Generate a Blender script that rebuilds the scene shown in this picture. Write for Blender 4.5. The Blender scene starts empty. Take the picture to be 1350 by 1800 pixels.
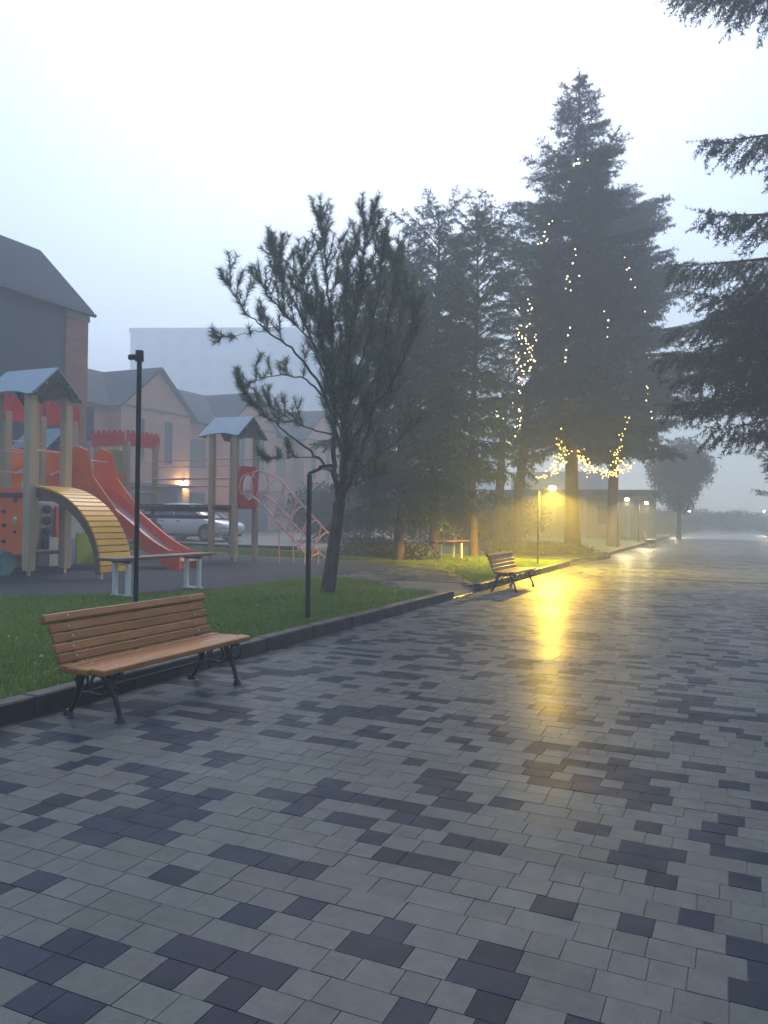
import bpy, bmesh, math, random
import numpy as np
from mathutils import Vector, Matrix

random.seed(7)
R = math.radians
scene = bpy.context.scene
COL = scene.collection

# ------------------------------------------------------------------ camera
YAW, PITCH, ROLL = R(24.2), R(0.15), R(-0.8)
cam_d = bpy.data.cameras.new('camera')
cam_d.sensor_fit = 'VERTICAL'
cam_d.sensor_height = 36.0
cam_d.lens = 1380.0 / 1800.0 * 36.0
cam_d.clip_start = 0.05
cam_d.clip_end = 2000
cam = bpy.data.objects.new('camera', cam_d)
COL.objects.link(cam)
_F = Vector((-math.sin(YAW) * math.cos(PITCH), math.cos(YAW) * math.cos(PITCH), math.sin(PITCH)))
_Rt = Vector((math.cos(YAW), math.sin(YAW), 0))
_U = _Rt.cross(_F)
_R2 = _Rt * math.cos(ROLL) - _U * math.sin(ROLL)
_U2 = _U * math.cos(ROLL) + _Rt * math.sin(ROLL)
M = Matrix((_R2, _U2, -_F)).transposed().to_4x4()
M.translation = (0, 0, 1.5)
cam.matrix_world = M
scene.camera = cam
VIEW_R = Vector((math.cos(YAW), math.sin(YAW), 0))     # to the right of the view
VIEW_F = Vector((-math.sin(YAW), math.cos(YAW), 0))    # away from the viewer

# ------------------------------------------------------------------ sky, sun, exposure
SUN_EL, SUN_AZ = R(50), R(24)          # azimuth: degrees left of +Y
world = bpy.data.worlds.new('World')
scene.world = world
world.use_nodes = True
wn = world.node_tree
wn.nodes.clear()
sky = wn.nodes.new('ShaderNodeTexSky')
sky.sky_type = 'NISHITA'
sky.sun_disc = False
sky.sun_elevation = SUN_EL
sky.sun_rotation = -SUN_AZ
sky.air_density = 1.0
sky.dust_density = 1.7
sky.ozone_density = 1.0
hsv = wn.nodes.new('ShaderNodeHueSaturation')
hsv.inputs['Saturation'].default_value = 1.0
bg = wn.nodes.new('ShaderNodeBackground')
bg.inputs['Strength'].default_value = 0.15
wo = wn.nodes.new('ShaderNodeOutputWorld')
wn.links.new(sky.outputs[0], hsv.inputs['Color'])
wn.links.new(hsv.outputs[0], bg.inputs['Color'])
wn.links.new(bg.outputs[0], wo.inputs['Surface'])

sun_d = bpy.data.lights.new('sun', 'SUN')
sun_d.energy = 0.5
sun_d.angle = R(20)
sun_d.color = (1.0, 0.98, 0.95)
sun = bpy.data.objects.new('sun', sun_d)
COL.objects.link(sun)
sdir = Vector((-math.sin(SUN_AZ) * math.cos(SUN_EL), math.cos(SUN_AZ) * math.cos(SUN_EL), math.sin(SUN_EL)))
sun.rotation_euler = sdir.to_track_quat('Z', 'Y').to_euler()
sun.location = (0, 0, 60)

scene.view_settings.view_transform = 'Standard'
scene.view_settings.look = 'None'
scene.view_settings.exposure = 0.95
scene.view_settings.gamma = 1.0
scene.view_settings.use_curve_mapping = False
scene.render.engine = 'CYCLES'
cy = scene.cycles
cy.use_denoising = True
cy.max_bounces = 6
cy.diffuse_bounces = 3
cy.glossy_bounces = 3
cy.transparent_max_bounces = 6
cy.volume_bounces = 1
cy.sample_clamp_indirect = 4.0
cy.sample_clamp_direct = 30.0
cy.blur_glossy = 0.5
cy.caustics_reflective = False
cy.caustics_refractive = False
HAZE_DENSITY = 0.0094

# ------------------------------------------------------------------ materials
MATS = {}


def mat(name, c1, c2=None, scale=6.0, detail=4.0, rough=0.6, rough2=None, bump=0.0, bscale=40.0, metal=0.0,
        spec=0.5, vary=0.0, island=False, emit=None, estr=0.0, transl=0.0, sx=1.0, sy=1.0, sz=1.0, coat=0.0,
        wet=0.0):
    m = bpy.data.materials.new(name)
    m.use_nodes = True
    nt = m.node_tree
    N, L = nt.nodes, nt.links
    p = N['Principled BSDF']
    out = N['Material Output']
    p.inputs['Roughness'].default_value = rough
    p.inputs['Metallic'].default_value = metal
    p.inputs['Specular IOR Level'].default_value = spec
    p.inputs['Coat Weight'].default_value = coat
    p.inputs['Coat Roughness'].default_value = 0.08
    tc = N.new('ShaderNodeTexCoord')
    geo = N.new('ShaderNodeNewGeometry')
    mp = N.new('ShaderNodeMapping')
    mp.inputs['Scale'].default_value = (sx, sy, sz)
    L.new(geo.outputs['Position'], mp.inputs['Vector'])
    nz = N.new('ShaderNodeTexNoise')
    nz.inputs['Scale'].default_value = scale
    nz.inputs['Detail'].default_value = detail
    nz.inputs['Roughness'].default_value = 0.6 if detail < 10 else 0.78
    L.new(mp.outputs[0], nz.inputs['Vector'])
    ramp = N.new('ShaderNodeMapRange')
    ramp.inputs['From Min'].default_value = 0.3
    ramp.inputs['From Max'].default_value = 0.7
    L.new(nz.outputs['Fac'], ramp.inputs['Value'])
    mix = N.new('ShaderNodeMix')
    mix.data_type = 'RGBA'
    mix.inputs['A'].default_value = (*c1, 1)
    mix.inputs['B'].default_value = (*(c2 or c1), 1)
    L.new(ramp.outputs[0], mix.inputs['Factor'])
    col = mix.outputs['Result']
    if vary:
        oi = N.new('ShaderNodeObjectInfo')
        add = N.new('ShaderNodeMath')
        add.operation = 'ADD'
        L.new(oi.outputs['Random'], add.inputs[0])
        if island:
            L.new(geo.outputs['Random Per Island'], add.inputs[1])
        else:
            add.inputs[1].default_value = 0
        fr = N.new('ShaderNodeMath')
        fr.operation = 'FRACT'
        L.new(add.outputs[0], fr.inputs[0])
        mr = N.new('ShaderNodeMapRange')
        mr.inputs['To Min'].default_value = 1 - vary
        mr.inputs['To Max'].default_value = 1 + vary
        L.new(fr.outputs[0], mr.inputs['Value'])
        hv = N.new('ShaderNodeHueSaturation')
        L.new(mr.outputs[0], hv.inputs['Value'])
        L.new(col, hv.inputs['Color'])
        col = hv.outputs[0]
    L.new(col, p.inputs['Base Color'])
    if rough2 is not None:
        rr = N.new('ShaderNodeMapRange')
        rr.inputs['From Min'].default_value = 0.3
        rr.inputs['From Max'].default_value = 0.7
        rr.inputs['To Min'].default_value = rough
        rr.inputs['To Max'].default_value = rough2
        nz2 = N.new('ShaderNodeTexNoise')
        nz2.inputs['Scale'].default_value = scale * 0.6
        nz2.inputs['Detail'].default_value = 3
        L.new(geo.outputs['Position'], nz2.inputs['Vector'])
        L.new(nz2.outputs['Fac'], rr.inputs['Value'])
        L.new(rr.outputs[0], p.inputs['Roughness'])
    if wet:
        nw_ = N.new('ShaderNodeTexNoise')
        nw_.inputs['Scale'].default_value = 0.9
        nw_.inputs['Detail'].default_value = 5
        L.new(geo.outputs['Position'], nw_.inputs['Vector'])
        wr = N.new('ShaderNodeMapRange')
        wr.inputs['From Min'].default_value = 0.36
        wr.inputs['From Max'].default_value = 0.64
        wr.inputs['To Min'].default_value = wet * 0.35
        wr.inputs['To Max'].default_value = wet
        L.new(nw_.outputs['Fac'], wr.inputs['Value'])
        L.new(wr.outputs[0], p.inputs['Coat Weight'])
        p.inputs['Coat Roughness'].default_value = 0.33
        p.inputs['Coat IOR'].default_value = 1.33
    if bump:
        nb = N.new('ShaderNodeTexNoise')
        nb.inputs['Scale'].default_value = bscale
        nb.inputs['Detail'].default_value = 3
        L.new(mp.outputs[0], nb.inputs['Vector'])
        b = N.new('ShaderNodeBump')
        b.inputs['Strength'].default_value = bump
        b.inputs['Distance'].default_value = 0.01
        L.new(nb.outputs['Fac'], b.inputs['Height'])
        L.new(b.outputs[0], p.inputs['Normal'])
    if emit:
        p.inputs['Emission Color'].default_value = (*emit, 1)
        p.inputs['Emission Strength'].default_value = estr
    if transl:
        tb = N.new('ShaderNodeBsdfTranslucent')
        L.new(col, tb.inputs['Color'])
        ms = N.new('ShaderNodeMixShader')
        ms.inputs[0].default_value = transl
        L.new(p.outputs[0], ms.inputs[1])
        L.new(tb.outputs[0], ms.inputs[2])
        L.new(ms.outputs[0], out.inputs['Surface'])
    MATS[name] = m
    return m


def brick_mat(name, c1, c2, mortar, s=1.0):
    m = mat(name, c1, c2, scale=0.8, rough=0.85)
    nt = m.node_tree
    N, L = nt.nodes, nt.links
    p = N['Principled BSDF']
    geo = N.new('ShaderNodeNewGeometry')
    sep = N.new('ShaderNodeSeparateXYZ')
    L.new(geo.outputs['Position'], sep.inputs[0])
    add = N.new('ShaderNodeMath')
    add.operation = 'ADD'
    L.new(sep.outputs[0], add.inputs[0])
    L.new(sep.outputs[1], add.inputs[1])
    cb = N.new('ShaderNodeCombineXYZ')
    L.new(add.outputs[0], cb.inputs[0])
    L.new(sep.outputs[2], cb.inputs[1])
    br = N.new('ShaderNodeTexBrick')
    br.inputs['Color1'].default_value = (*c1, 1)
    br.inputs['Color2'].default_value = (*c2, 1)
    br.inputs['Mortar'].default_value = (*mortar, 1)
    br.inputs['Scale'].default_value = 1.0
    br.inputs['Brick Width'].default_value = 0.26 * s
    br.inputs['Row Height'].default_value = 0.075 * s
    br.inputs['Mortar Size'].default_value = 0.006 * s
    L.new(cb.outputs[0], br.inputs['Vector'])
    nz = N.new('ShaderNodeTexNoise')
    nz.inputs['Scale'].default_value = 0.7
    nz.inputs['Detail'].default_value = 5
    L.new(geo.outputs['Position'], nz.inputs['Vector'])
    mr = N.new('ShaderNodeMapRange')
    mr.inputs['To Min'].default_value = 0.75
    mr.inputs['To Max'].default_value = 1.2
    L.new(nz.outputs['Fac'], mr.inputs['Value'])
    hv = N.new('ShaderNodeHueSaturation')
    L.new(br.outputs['Color'], hv.inputs['Color'])
    L.new(mr.outputs[0], hv.inputs['Value'])
    L.new(hv.outputs[0], p.inputs['Base Color'])
    return m


mat('paver_light', (0.132, 0.142, 0.134), (0.078, 0.088, 0.088), scale=11, detail=12, rough=0.42, rough2=0.62, bump=0.4, bscale=220,
    vary=0.12, island=True, spec=0.06, wet=0.5)
mat('paver_dark', (0.008, 0.017, 0.035), (0.013, 0.024, 0.045), scale=11, detail=12, rough=0.42, rough2=0.62, bump=0.4, bscale=220,
    vary=0.2, island=True, spec=0.06, wet=0.5)
mat('joint', (0.045, 0.05, 0.046), (0.085, 0.088, 0.075), scale=20, rough=0.7)
mat('far_paving', (0.12, 0.12, 0.125), (0.06, 0.062, 0.07), scale=3.2, detail=6, rough=0.3, rough2=0.45, sx=1.0, sy=1.5)
mat('kerb_concrete', (0.04, 0.039, 0.039), (0.022, 0.022, 0.024), scale=7, rough=0.45, rough2=0.7, bump=0.3, bscale=90,
    vary=0.12)
mat('kerb_wet', (0.08, 0.078, 0.075), (0.06, 0.058, 0.055), scale=7, rough=0.22, bump=0.1, bscale=60)
mat('lawn_soil', (0.05, 0.085, 0.018), (0.075, 0.105, 0.026), scale=1.7, detail=6, rough=0.9)
mat('grass_blade', (0.10, 0.20, 0.014), (0.20, 0.27, 0.035), scale=0.55, rough=0.45, vary=0.35, island=True, transl=0.3)
mat('terrain_far', (0.06, 0.075, 0.03), (0.09, 0.1, 0.05), scale=0.3, rough=0.95)
mat('rubber', (0.040, 0.047, 0.064), (0.026, 0.032, 0.046), scale=60, rough=0.7, rough2=0.9, bump=0.5, bscale=200, spec=0.15)
mat('asphalt', (0.07, 0.07, 0.072), (0.05, 0.05, 0.052), scale=3, rough=0.5, bump=0.4, bscale=90)
mat('bench_wood', (0.42, 0.165, 0.040), (0.24, 0.09, 0.022), scale=3.5, detail=6, rough=0.35, rough2=0.55, bump=0.12, bscale=30,
    vary=0.14, sx=9, sz=9)
mat('bench_iron', (0.010, 0.011, 0.013), rough=0.38, bump=0.2, bscale=120)
mat('bolt_zinc', (0.5, 0.48, 0.44), rough=0.35, metal=0.6)
mat('lamp_steel', (0.012, 0.013, 0.016), rough=0.42)
mat('lamp_yellow', (0.9, 0.7, 0.2), emit=(1.0, 0.72, 0.14), estr=600)
mat('lamp_warm', (0.9, 0.8, 0.5), emit=(1.0, 0.84, 0.42), estr=160)
mat('lamp_off', (0.35, 0.35, 0.33), rough=0.3)
mat('bulb', (0.9, 0.7, 0.4), emit=(1.0, 0.72, 0.34), estr=8)
mat('bulb_gold', (0.9, 0.7, 0.4), emit=(1.0, 0.60, 0.10), estr=7)
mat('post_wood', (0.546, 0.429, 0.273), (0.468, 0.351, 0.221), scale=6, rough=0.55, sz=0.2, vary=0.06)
mat('roof_blue', (0.26, 0.37, 0.45), (0.21, 0.32, 0.40), scale=3, rough=0.42)
mat('roof_edge', (0.018, 0.028, 0.032), (0.028, 0.04, 0.045), scale=3, rough=0.5)
mat('play_red', (0.80, 0.045, 0.04), (0.66, 0.03, 0.035), scale=2, rough=0.4)
mat('play_orange', (0.96, 0.17, 0.014), (0.86, 0.13, 0.014), scale=2, rough=0.4)
mat('play_pink', (0.75, 0.36, 0.32), rough=0.4)
mat('slide_red', (0.92, 0.10, 0.04), (0.80, 0.075, 0.035), scale=2, rough=0.32)
mat('slide_steel', (0.62, 0.60, 0.60), (0.5, 0.48, 0.48), scale=3, rough=0.3, metal=0.6, bump=0.05, bscale=8)
mat('ramp_yellow', (0.90, 0.47, 0.02), (0.80, 0.39, 0.016), scale=4, rough=0.35, vary=0.06)
mat('ramp_side', (0.10, 0.04, 0.03), (0.14, 0.055, 0.04), scale=4, rough=0.5)
mat('play_green', (0.22, 0.42, 0.02), (0.18, 0.36, 0.02), scale=2, rough=0.4)
mat('play_olive', (0.34, 0.36, 0.12), (0.28, 0.31, 0.1), scale=2, rough=0.4)
mat('play_white', (0.66, 0.66, 0.64), (0.56, 0.57, 0.56), scale=2, rough=0.45)
mat('play_teal', (0.03, 0.20, 0.27), (0.12, 0.36, 0.42), scale=3, rough=0.5)
mat('play_dark', (0.02, 0.02, 0.025), rough=0.5)
mat('play_purple', (0.05, 0.03, 0.12), rough=0.5)
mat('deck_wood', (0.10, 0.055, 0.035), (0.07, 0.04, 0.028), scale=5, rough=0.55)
mat('tube_white', (0.84, 0.42, 0.36), rough=0.35)
mat('white_paint', (0.72, 0.73, 0.72), (0.6, 0.61, 0.6), scale=3, rough=0.4)
mat('bench_top_wood', (0.15, 0.075, 0.045), (0.10, 0.05, 0.03), scale=4, rough=0.4, sy=0.2)
brick_mat('brick_pink', (0.68, 0.33, 0.21), (0.59, 0.275, 0.175), (0.55, 0.40, 0.31))
brick_mat('brick_red', (0.46, 0.17, 0.11), (0.38, 0.135, 0.09), (0.36, 0.25, 0.2))
mat('slate_wall', (0.065, 0.078, 0.105), (0.05, 0.06, 0.082), scale=1.3, rough=0.6, sz=0.2)
mat('slate_roof', (0.045, 0.070, 0.095), (0.034, 0.054, 0.075), scale=2.2, rough=0.85, spec=0.1, sz=4)
mat('fascia', (0.03, 0.03, 0.035), rough=0.6)
mat('stone_trim', (0.30, 0.29, 0.28), rough=0.7)
mat('glass_dark', (0.02, 0.025, 0.03), rough=0.08, spec=0.8)
mat('garage_grey', (0.13, 0.12, 0.125), (0.10, 0.095, 0.1), scale=2, rough=0.5)
mat('slab_panel', (0.84, 0.84, 0.84), (0.79, 0.79, 0.80), scale=0.12, rough=0.85)
mat('slab_seam', (0.68, 0.69, 0.71), rough=0.8)
mat('ochre_wall', (0.34, 0.25, 0.15), (0.28, 0.2, 0.12), scale=1, rough=0.85)
mat('car_white', (0.78, 0.79, 0.80), rough=0.25, coat=0.6)
mat('car_black', (0.015, 0.015, 0.017), rough=0.5)
mat('tyre', (0.012, 0.012, 0.012), rough=0.8)
mat('rim', (0.32, 0.33, 0.35), rough=0.3, metal=0.8)
mat('headlight', (0.75, 0.77, 0.8), rough=0.1)
mat('tail_red', (0.35, 0.015, 0.015), rough=0.2)
mat('bark_pine', (0.13, 0.088, 0.07), (0.03, 0.022, 0.02), scale=13, rough=0.9, bump=1.0, bscale=34, sz=0.3)
mat('bark_spruce', (0.10, 0.07, 0.055), (0.055, 0.04, 0.035), scale=7, rough=0.9, bump=1.0, bscale=22, sz=0.35)
mat('bark_pale', (0.20, 0.155, 0.125), (0.11, 0.085, 0.07), scale=7, rough=0.85, bump=0.8, bscale=22, sz=0.35)
mat('needle_pine', (0.078, 0.125, 0.070), (0.12, 0.165, 0.090), scale=1.2, rough=0.5, vary=0.3, island=True, transl=0.35)
mat('needle_juniper', (0.041, 0.082, 0.036), (0.068, 0.114, 0.049), scale=0.6, rough=0.6, vary=0.35, island=True, transl=0.12)
mat('needle_spruce', (0.024, 0.047, 0.032), (0.039, 0.066, 0.042), scale=0.5, rough=0.6, vary=0.35, island=True, transl=0.1)
mat('needle_near', (0.015, 0.036, 0.025), (0.030, 0.056, 0.037), scale=0.7, rough=0.55, vary=0.35, island=True, transl=0.1)
mat('dead_leaf', (0.11, 0.06, 0.02), (0.07, 0.04, 0.015), scale=5, rough=0.6, vary=0.4, island=True)
mat('leaf_grey', (0.065, 0.085, 0.055), (0.09, 0.11, 0.07), scale=0.8, rough=0.6, vary=0.3, island=True, transl=0.2)
mat('leaf_hedge', (0.045, 0.07, 0.035), (0.07, 0.095, 0.05), scale=0.8, rough=0.6, vary=0.3, island=True, transl=0.15)

# ------------------------------------------------------------------ mesh helpers


def link(o, parent=None):
    COL.objects.link(o)
    if parent is not None:
        o.parent = parent
    return o


class MB:
    def __init__(s):
        s.v, s.f = [], []

    def add(s, vs, fs):
        b = len(s.v)
        s.v += [tuple(p) for p in vs]
        s.f += [tuple(i + b for i in f) for f in fs]
        return s

    def box(s, c, size, rot=None):
        x, y, z = (a / 2 for a in size)
        vs = [Vector((sx * x, sy * y, sz * z)) for sx in (-1, 1) for sy in (-1, 1) for sz in (-1, 1)]
        if rot is not None:
            vs = [rot @ p for p in vs]
        vs = [p + Vector(c) for p in vs]
        return s.add(vs, [(0, 1, 3, 2), (4, 6, 7, 5), (0, 4, 5, 1), (2, 3, 7, 6), (0, 2, 6, 4), (1, 5, 7, 3)])

    def bb(s, x0, x1, y0, y1, z0, z1):
        return s.box(((x0 + x1) / 2, (y0 + y1) / 2, (z0 + z1) / 2), (x1 - x0, y1 - y0, z1 - z0))

    def tube(s, pts, rad, n=6, cap=True):
        pts = [Vector(p) for p in pts]
        if not hasattr(rad, '__len__'):
            rad = [rad] * len(pts)
        rings = []
        t = (pts[1] - pts[0]).normalized()
        up = Vector((0, 0, 1)) if abs(t.z) < 0.9 else Vector((1, 0, 0))
        a = t.cross(up).normalized()
        vs = []
        for i, p in enumerate(pts):
            if i == 0:
                t = pts[1] - pts[0]
            elif i == len(pts) - 1:
                t = pts[-1] - pts[-2]
            else:
                t = pts[i + 1] - pts[i - 1]
            t.normalize()
            a = (a - t * a.dot(t))
            if a.length < 1e-5:
                a = t.orthogonal()
            a.normalize()
            b = t.cross(a)
            for k in range(n):
                an = 2 * math.pi * k / n
                vs.append(p + (a * math.cos(an) + b * math.sin(an)) * rad[i])
        fs = []
        for i in range(len(pts) - 1):
            for k in range(n):
                k2 = (k + 1) % n
                fs.append((i * n + k, i * n + k2, (i + 1) * n + k2, (i + 1) * n + k))
        if cap:
            fs.append(tuple(range(n - 1, -1, -1)))
            fs.append(tuple((len(pts) - 1) * n + k for k in range(n)))
        return s.add(vs, fs)

    def prism(s, poly, axis, a0, a1):
        """extrude a 2D polygon along an axis ('x','y','z')"""
        def P(p, a):
            return {'x': (a, p[0], p[1]), 'y': (p[0], a, p[1]), 'z': (p[0], p[1], a)}[axis]
        n = len(poly)
        vs = [P(p, a0) for p in poly] + [P(p, a1) for p in poly]
        fs = [tuple(range(n)), tuple(range(2 * n - 1, n - 1, -1))]
        fs += [(i, i + n, (i + 1) % n + n, (i + 1) % n) for i in range(n)]
        return s.add(vs, fs)

    def sphere(s, c, r, n=8, m=5, sc=(1, 1, 1)):
        c = Vector(c)
        vs = [c + Vector((0, 0, r * sc[2]))]
        for i in range(1, m):
            th = math.pi * i / m
            for k in range(n):
                ph = 2 * math.pi * k / n
                vs.append(c + Vector((r * sc[0] * math.sin(th) * math.cos(ph), r * sc[1] * math.sin(th) * math.sin(ph),
                                      r * sc[2] * math.cos(th))))
        vs.append(c - Vector((0, 0, r * sc[2])))
        fs = [(0, 1 + k, 1 + (k + 1) % n) for k in range(n)]
        for i in range(m - 2):
            for k in range(n):
                k2 = (k + 1) % n
                fs.append((1 + i * n + k, 1 + (i + 1) * n + k, 1 + (i + 1) * n + k2, 1 + i * n + k2))
        l = len(vs) - 1
        o = 1 + (m - 2) * n
        fs += [(l, o + (k + 1) % n, o + k) for k in range(n)]
        return s.add(vs, fs)

    def mesh(s, name, m, bevel=0.0, smooth=False):
        me = bpy.data.meshes.new(name)
        me.from_pydata(s.v, [], s.f)
        bm = bmesh.new()
        bm.from_mesh(me)
        bmesh.ops.recalc_face_normals(bm, faces=bm.faces)
        if bevel:
            bmesh.ops.bevel(bm, geom=[e for e in bm.edges if e.calc_face_angle(0) > 0.6], offset=bevel, segments=1,
                            affect='EDGES', clamp_overlap=True)
        bm.to_mesh(me)
        bm.free()
        for mm in (m if isinstance(m, (list, tuple)) else [m]):
            me.materials.append(MATS[mm])
        if smooth:
            me.polygons.foreach_set('use_smooth', [True] * len(me.polygons))
            try:
                me.set_sharp_from_angle(angle=R(45))
            except Exception:
                pass
        return me

    def build(s, name, m, parent=None, bevel=0.0, smooth=False, loc=None):
        o = bpy.data.objects.new(name, s.mesh(name, m, bevel, smooth))
        if loc is not None:
            o.location = loc
        return link(o, parent)


def np_mesh(name, V, T, m):
    """fast triangle mesh from numpy arrays"""
    me = bpy.data.meshes.new(name)
    V = np.asarray(V, dtype=np.float32)
    T = np.asarray(T, dtype=np.int32)
    k = T.shape[1]
    me.vertices.add(len(V))
    me.vertices.foreach_set('co', V.ravel())
    me.loops.add(T.size)
    me.loops.foreach_set('vertex_index', T.ravel())
    me.polygons.add(len(T))
    me.polygons.foreach_set('loop_start', np.arange(0, T.size, k, dtype=np.int32))
    me.polygons.foreach_set('loop_total', np.full(len(T), k, dtype=np.int32))
    me.update(calc_edges=True)
    me.polygons.foreach_set('use_smooth', np.zeros(len(T), dtype=bool))
    me.materials.append(MATS[m])
    return me


def np_obj(name, V, T, m, parent=None):
    return link(bpy.data.objects.new(name, np_mesh(name, V, T, m)), parent)


def tag(o, label=None, cat=None, group=None, kind=None):
    for k, v in (('label', label), ('category', cat), ('group', group), ('kind', kind)):
        if v:
            o[k] = v
    return o


def thing(name, label, cat, loc=(0, 0, 0), rz=0.0, group=None):
    o = bpy.data.objects.new(name, None)
    o.empty_display_size = 0.2
    o.location = loc
    o.rotation_euler = (0, 0, rz)
    link(o)
    return tag(o, label, cat, group)


def dup(root, loc, rz, label, group=None):
    r = root.copy()
    COL.objects.link(r)
    r.location = loc
    r.rotation_euler = (0, 0, rz)
    r['label'] = label
    if group:
        r['group'] = group
    for ch in list(root.children):
        c = ch.copy()
        COL.objects.link(c)
        c.parent = r
        for g in list(ch.children):
            d = g.copy()
            COL.objects.link(d)
            d.parent = c
    return r


def structure(o):
    o['kind'] = 'structure'
    return o


# ================================================================== THE SETTING
GZ = 0.12                      # park level beside the path
KU = -4.60                     # face of the left kerb
PR = 2.30                      # right edge of the path


def gz(u, v):
    """height of the park ground left of the path: drops to the path at the walkway mouth"""
    if u > -7.2:
        a = min(1, max(0, (v - 13.15) / 0.3)) * min(1, max(0, (15.15 - v) / 0.3))
        if a > 0:
            t = min(1, max(0, (-4.75 - u) / 2.2))
            t = t * t * (3 - 2 * t)
            return GZ * (1 - a) + GZ * t * a
    if v > 22 and u < -10:      # gentle rise to the street
        return GZ + 0.07 * min(1, (v - 22) / 4) * min(1, (-10 - u) / 4)
    return GZ


m = MB().add([(-280, -280, -0.06), (280, -280, -0.06), (280, 280, -0.06), (-280, 280, -0.06)], [(0, 1, 2, 3)])
structure(m.build('ground', 'terrain_far'))

# left park ground sheet
us = sorted(set([-4.75, -5.2, -5.6, -6.0, -6.4, -6.8, -7.2, -7.6, -8, -9, -10, -11, -12, -13, -14, -16, -20, -30, -45, -90, -200]))
vs_ = sorted(set([-60, -20, 0, 4, 8, 12, 13.0, 13.15, 13.3, 13.45, 14, 14.5, 14.85, 15.0, 15.15, 15.3, 16, 18, 20, 22, 23, 24, 25, 26, 30, 40, 60,
                  110, 200]))
V, F = [], []
for v in vs_:
    for u in us:
        V.append((u, v, gz(u, v)))
n = len(us)
for j in range(len(vs_) - 1):
    for i in range(n - 1):
        F.append((j * n + i, j * n + i + 1, (j + 1) * n + i + 1, (j + 1) * n + i))
lawn = MB()
lawn.v, lawn.f = V, F
structure(lawn.build('lawn', 'lawn_soil', smooth=True))
m = MB().bb(PR + 0.15, 200, -60, 200, -0.05, 0.10)
structure(m.build('lawn', 'lawn_soil'))


def sheet(name, poly, z, m):
    bm = bmesh.new()
    fv = [bm.verts.new((u, v, gz(u, v) + z)) for u, v in poly]
    bm.faces.new(fv)
    bmesh.ops.triangulate(bm, faces=bm.faces[:])
    me = bpy.data.meshes.new(name)
    bm.normal_update()
    for f in bm.faces:
        if f.normal.z < 0:
            f.normal_flip()
    bm.to_mesh(me)
    bm.free()
    me.materials.append(MATS[m])
    return structure(link(bpy.data.objects.new(name, me)))


RUBBER = [(-26, 5.5), (-12.5, 7.9), (-10.6, 8.8), (-9.6, 9.6), (-8.8, 10.6), (-8.4, 11.6), (-8.35, 13.7), (-8.25, 14.6), (-8.0, 15.4),
          (-7.9, 17), (-7.6, 19.0), (-8.6, 19.9), (-10.5, 20.4), (-26, 20.6)]
sheet('rubber_surface', RUBBER, 0.006, 'rubber')
m = MB().add([(-29.5, 23.8, 0.2), (-14.5, 24.6, 0.2), (-13.2, 34, 0.2), (-12, 80, 0.2), (-29.5, 80, 0.2)], [(0, 1, 2, 3, 4)])
structure(m.build('street', 'asphalt'))
# kerb of that street
m = MB()
m.box((-22, 24.05, 0.22), (15.2, 0.15, 0.16), Matrix.Rotation(R(3), 3, 'Z'))
structure(m.build('street_kerb', 'kerb_concrete', bevel=0.01))

# ---- the paved path
path = MB().add([(KU - 0.15, -6, -0.004), (PR + 0.15, -6, -0.004), (PR + 0.15, 62, -0.004), (KU - 0.15, 62, -0.004)], [(0, 1, 2, 3)]) \
    .build('path', 'joint')
structure(path)
m = MB().add([(KU - 0.15, 62, -0.002), (PR + 0.15, 62, -0.002), (PR + 0.15, 150, -0.002), (KU - 0.15, 150, -0.002)], [(0, 1, 2, 3)])
structure(m.build('path', 'far_paving'))

PITCHV, JOINT = 0.140, 0.0035
LENS = (0.122, 0.160, 0.243)


def paver_geo(L, W, ch=0.001, h=0.03):
    a, b = L / 2, W / 2
    vs = []
    for (dx, dy, z) in ((0, 0, -h), (0, 0, -0.00003), (ch, ch, 0)):
        vs += [(-a + dx, -b + dy, z), (a - dx, -b + dy, z), (a - dx, b - dy, z), (-a + dx, b - dy, z)]
    fs = [(8, 9, 10, 11)]
    for r in (0, 4):
        for k in range(4):
            k2 = (k + 1) % 4
            fs.append((r + k, r + k2, r + 4 + k2, r + 4 + k))
    return vs, fs


PGEO = [paver_geo(L - JOINT, PITCHV - JOINT) for L in LENS]
PMESH = {}
for li in range(3):
    for cn in ('paver_light', 'paver_dark'):
        mb = MB()
        mb.v, mb.f = list(PGEO[li][0]), list(PGEO[li][1])
        PMESH[li, cn] = mb.mesh('paver', cn)

rng = random.Random(11)


def pcol(u, v, prev):
    w = math.sin(u * 4.1 + v * 2.3) + math.sin(u * 1.7 - v * 2.9 + 2.0)
    p = 0.33 + 0.10 * w
    return 'paver_dark' if rng.random() < p else 'paver_light'


pavers = []
v = -0.4
prevdark = False
while v < 62:
    u = KU + 0.004 - rng.random() * 0.2
    while u < PR:
        li = rng.choices((0, 1, 2), (0.3, 0.36, 0.34))[0]
        L = LENS[li]
        if KU - 0.02 < u and u + L < PR + 0.1:
            cn = pcol(u, v, prevdark)
            prevdark = cn == 'paver_dark'
            if not (20.33 < v < 20.46 and u > -1.62):
                pavers.append((u + L / 2, v + PITCHV / 2, li, cn))
        u += L
    v += PITCHV


def seen_area(u, v):
    d = Vector((u, v, -1.5))
    dep = d.dot(VIEW_F)
    if dep < 0.6:
        return 0
    x = 675 + 1380 * d.dot(VIEW_R) / dep
    y = 905 + 1380 * 1.5 / dep
    if not (-40 < x < 1390 and y < 1840):
        return 0
    return 1 / dep ** 3


rank = sorted(range(len(pavers)), key=lambda i: -seen_area(pavers[i][0], pavers[i][1]))
near = set(rank[:300])


def ptilt():
    return rng.gauss(0, 0.0028), rng.gauss(0, 0.0028), rng.gauss(0, 0.0005)


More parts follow.
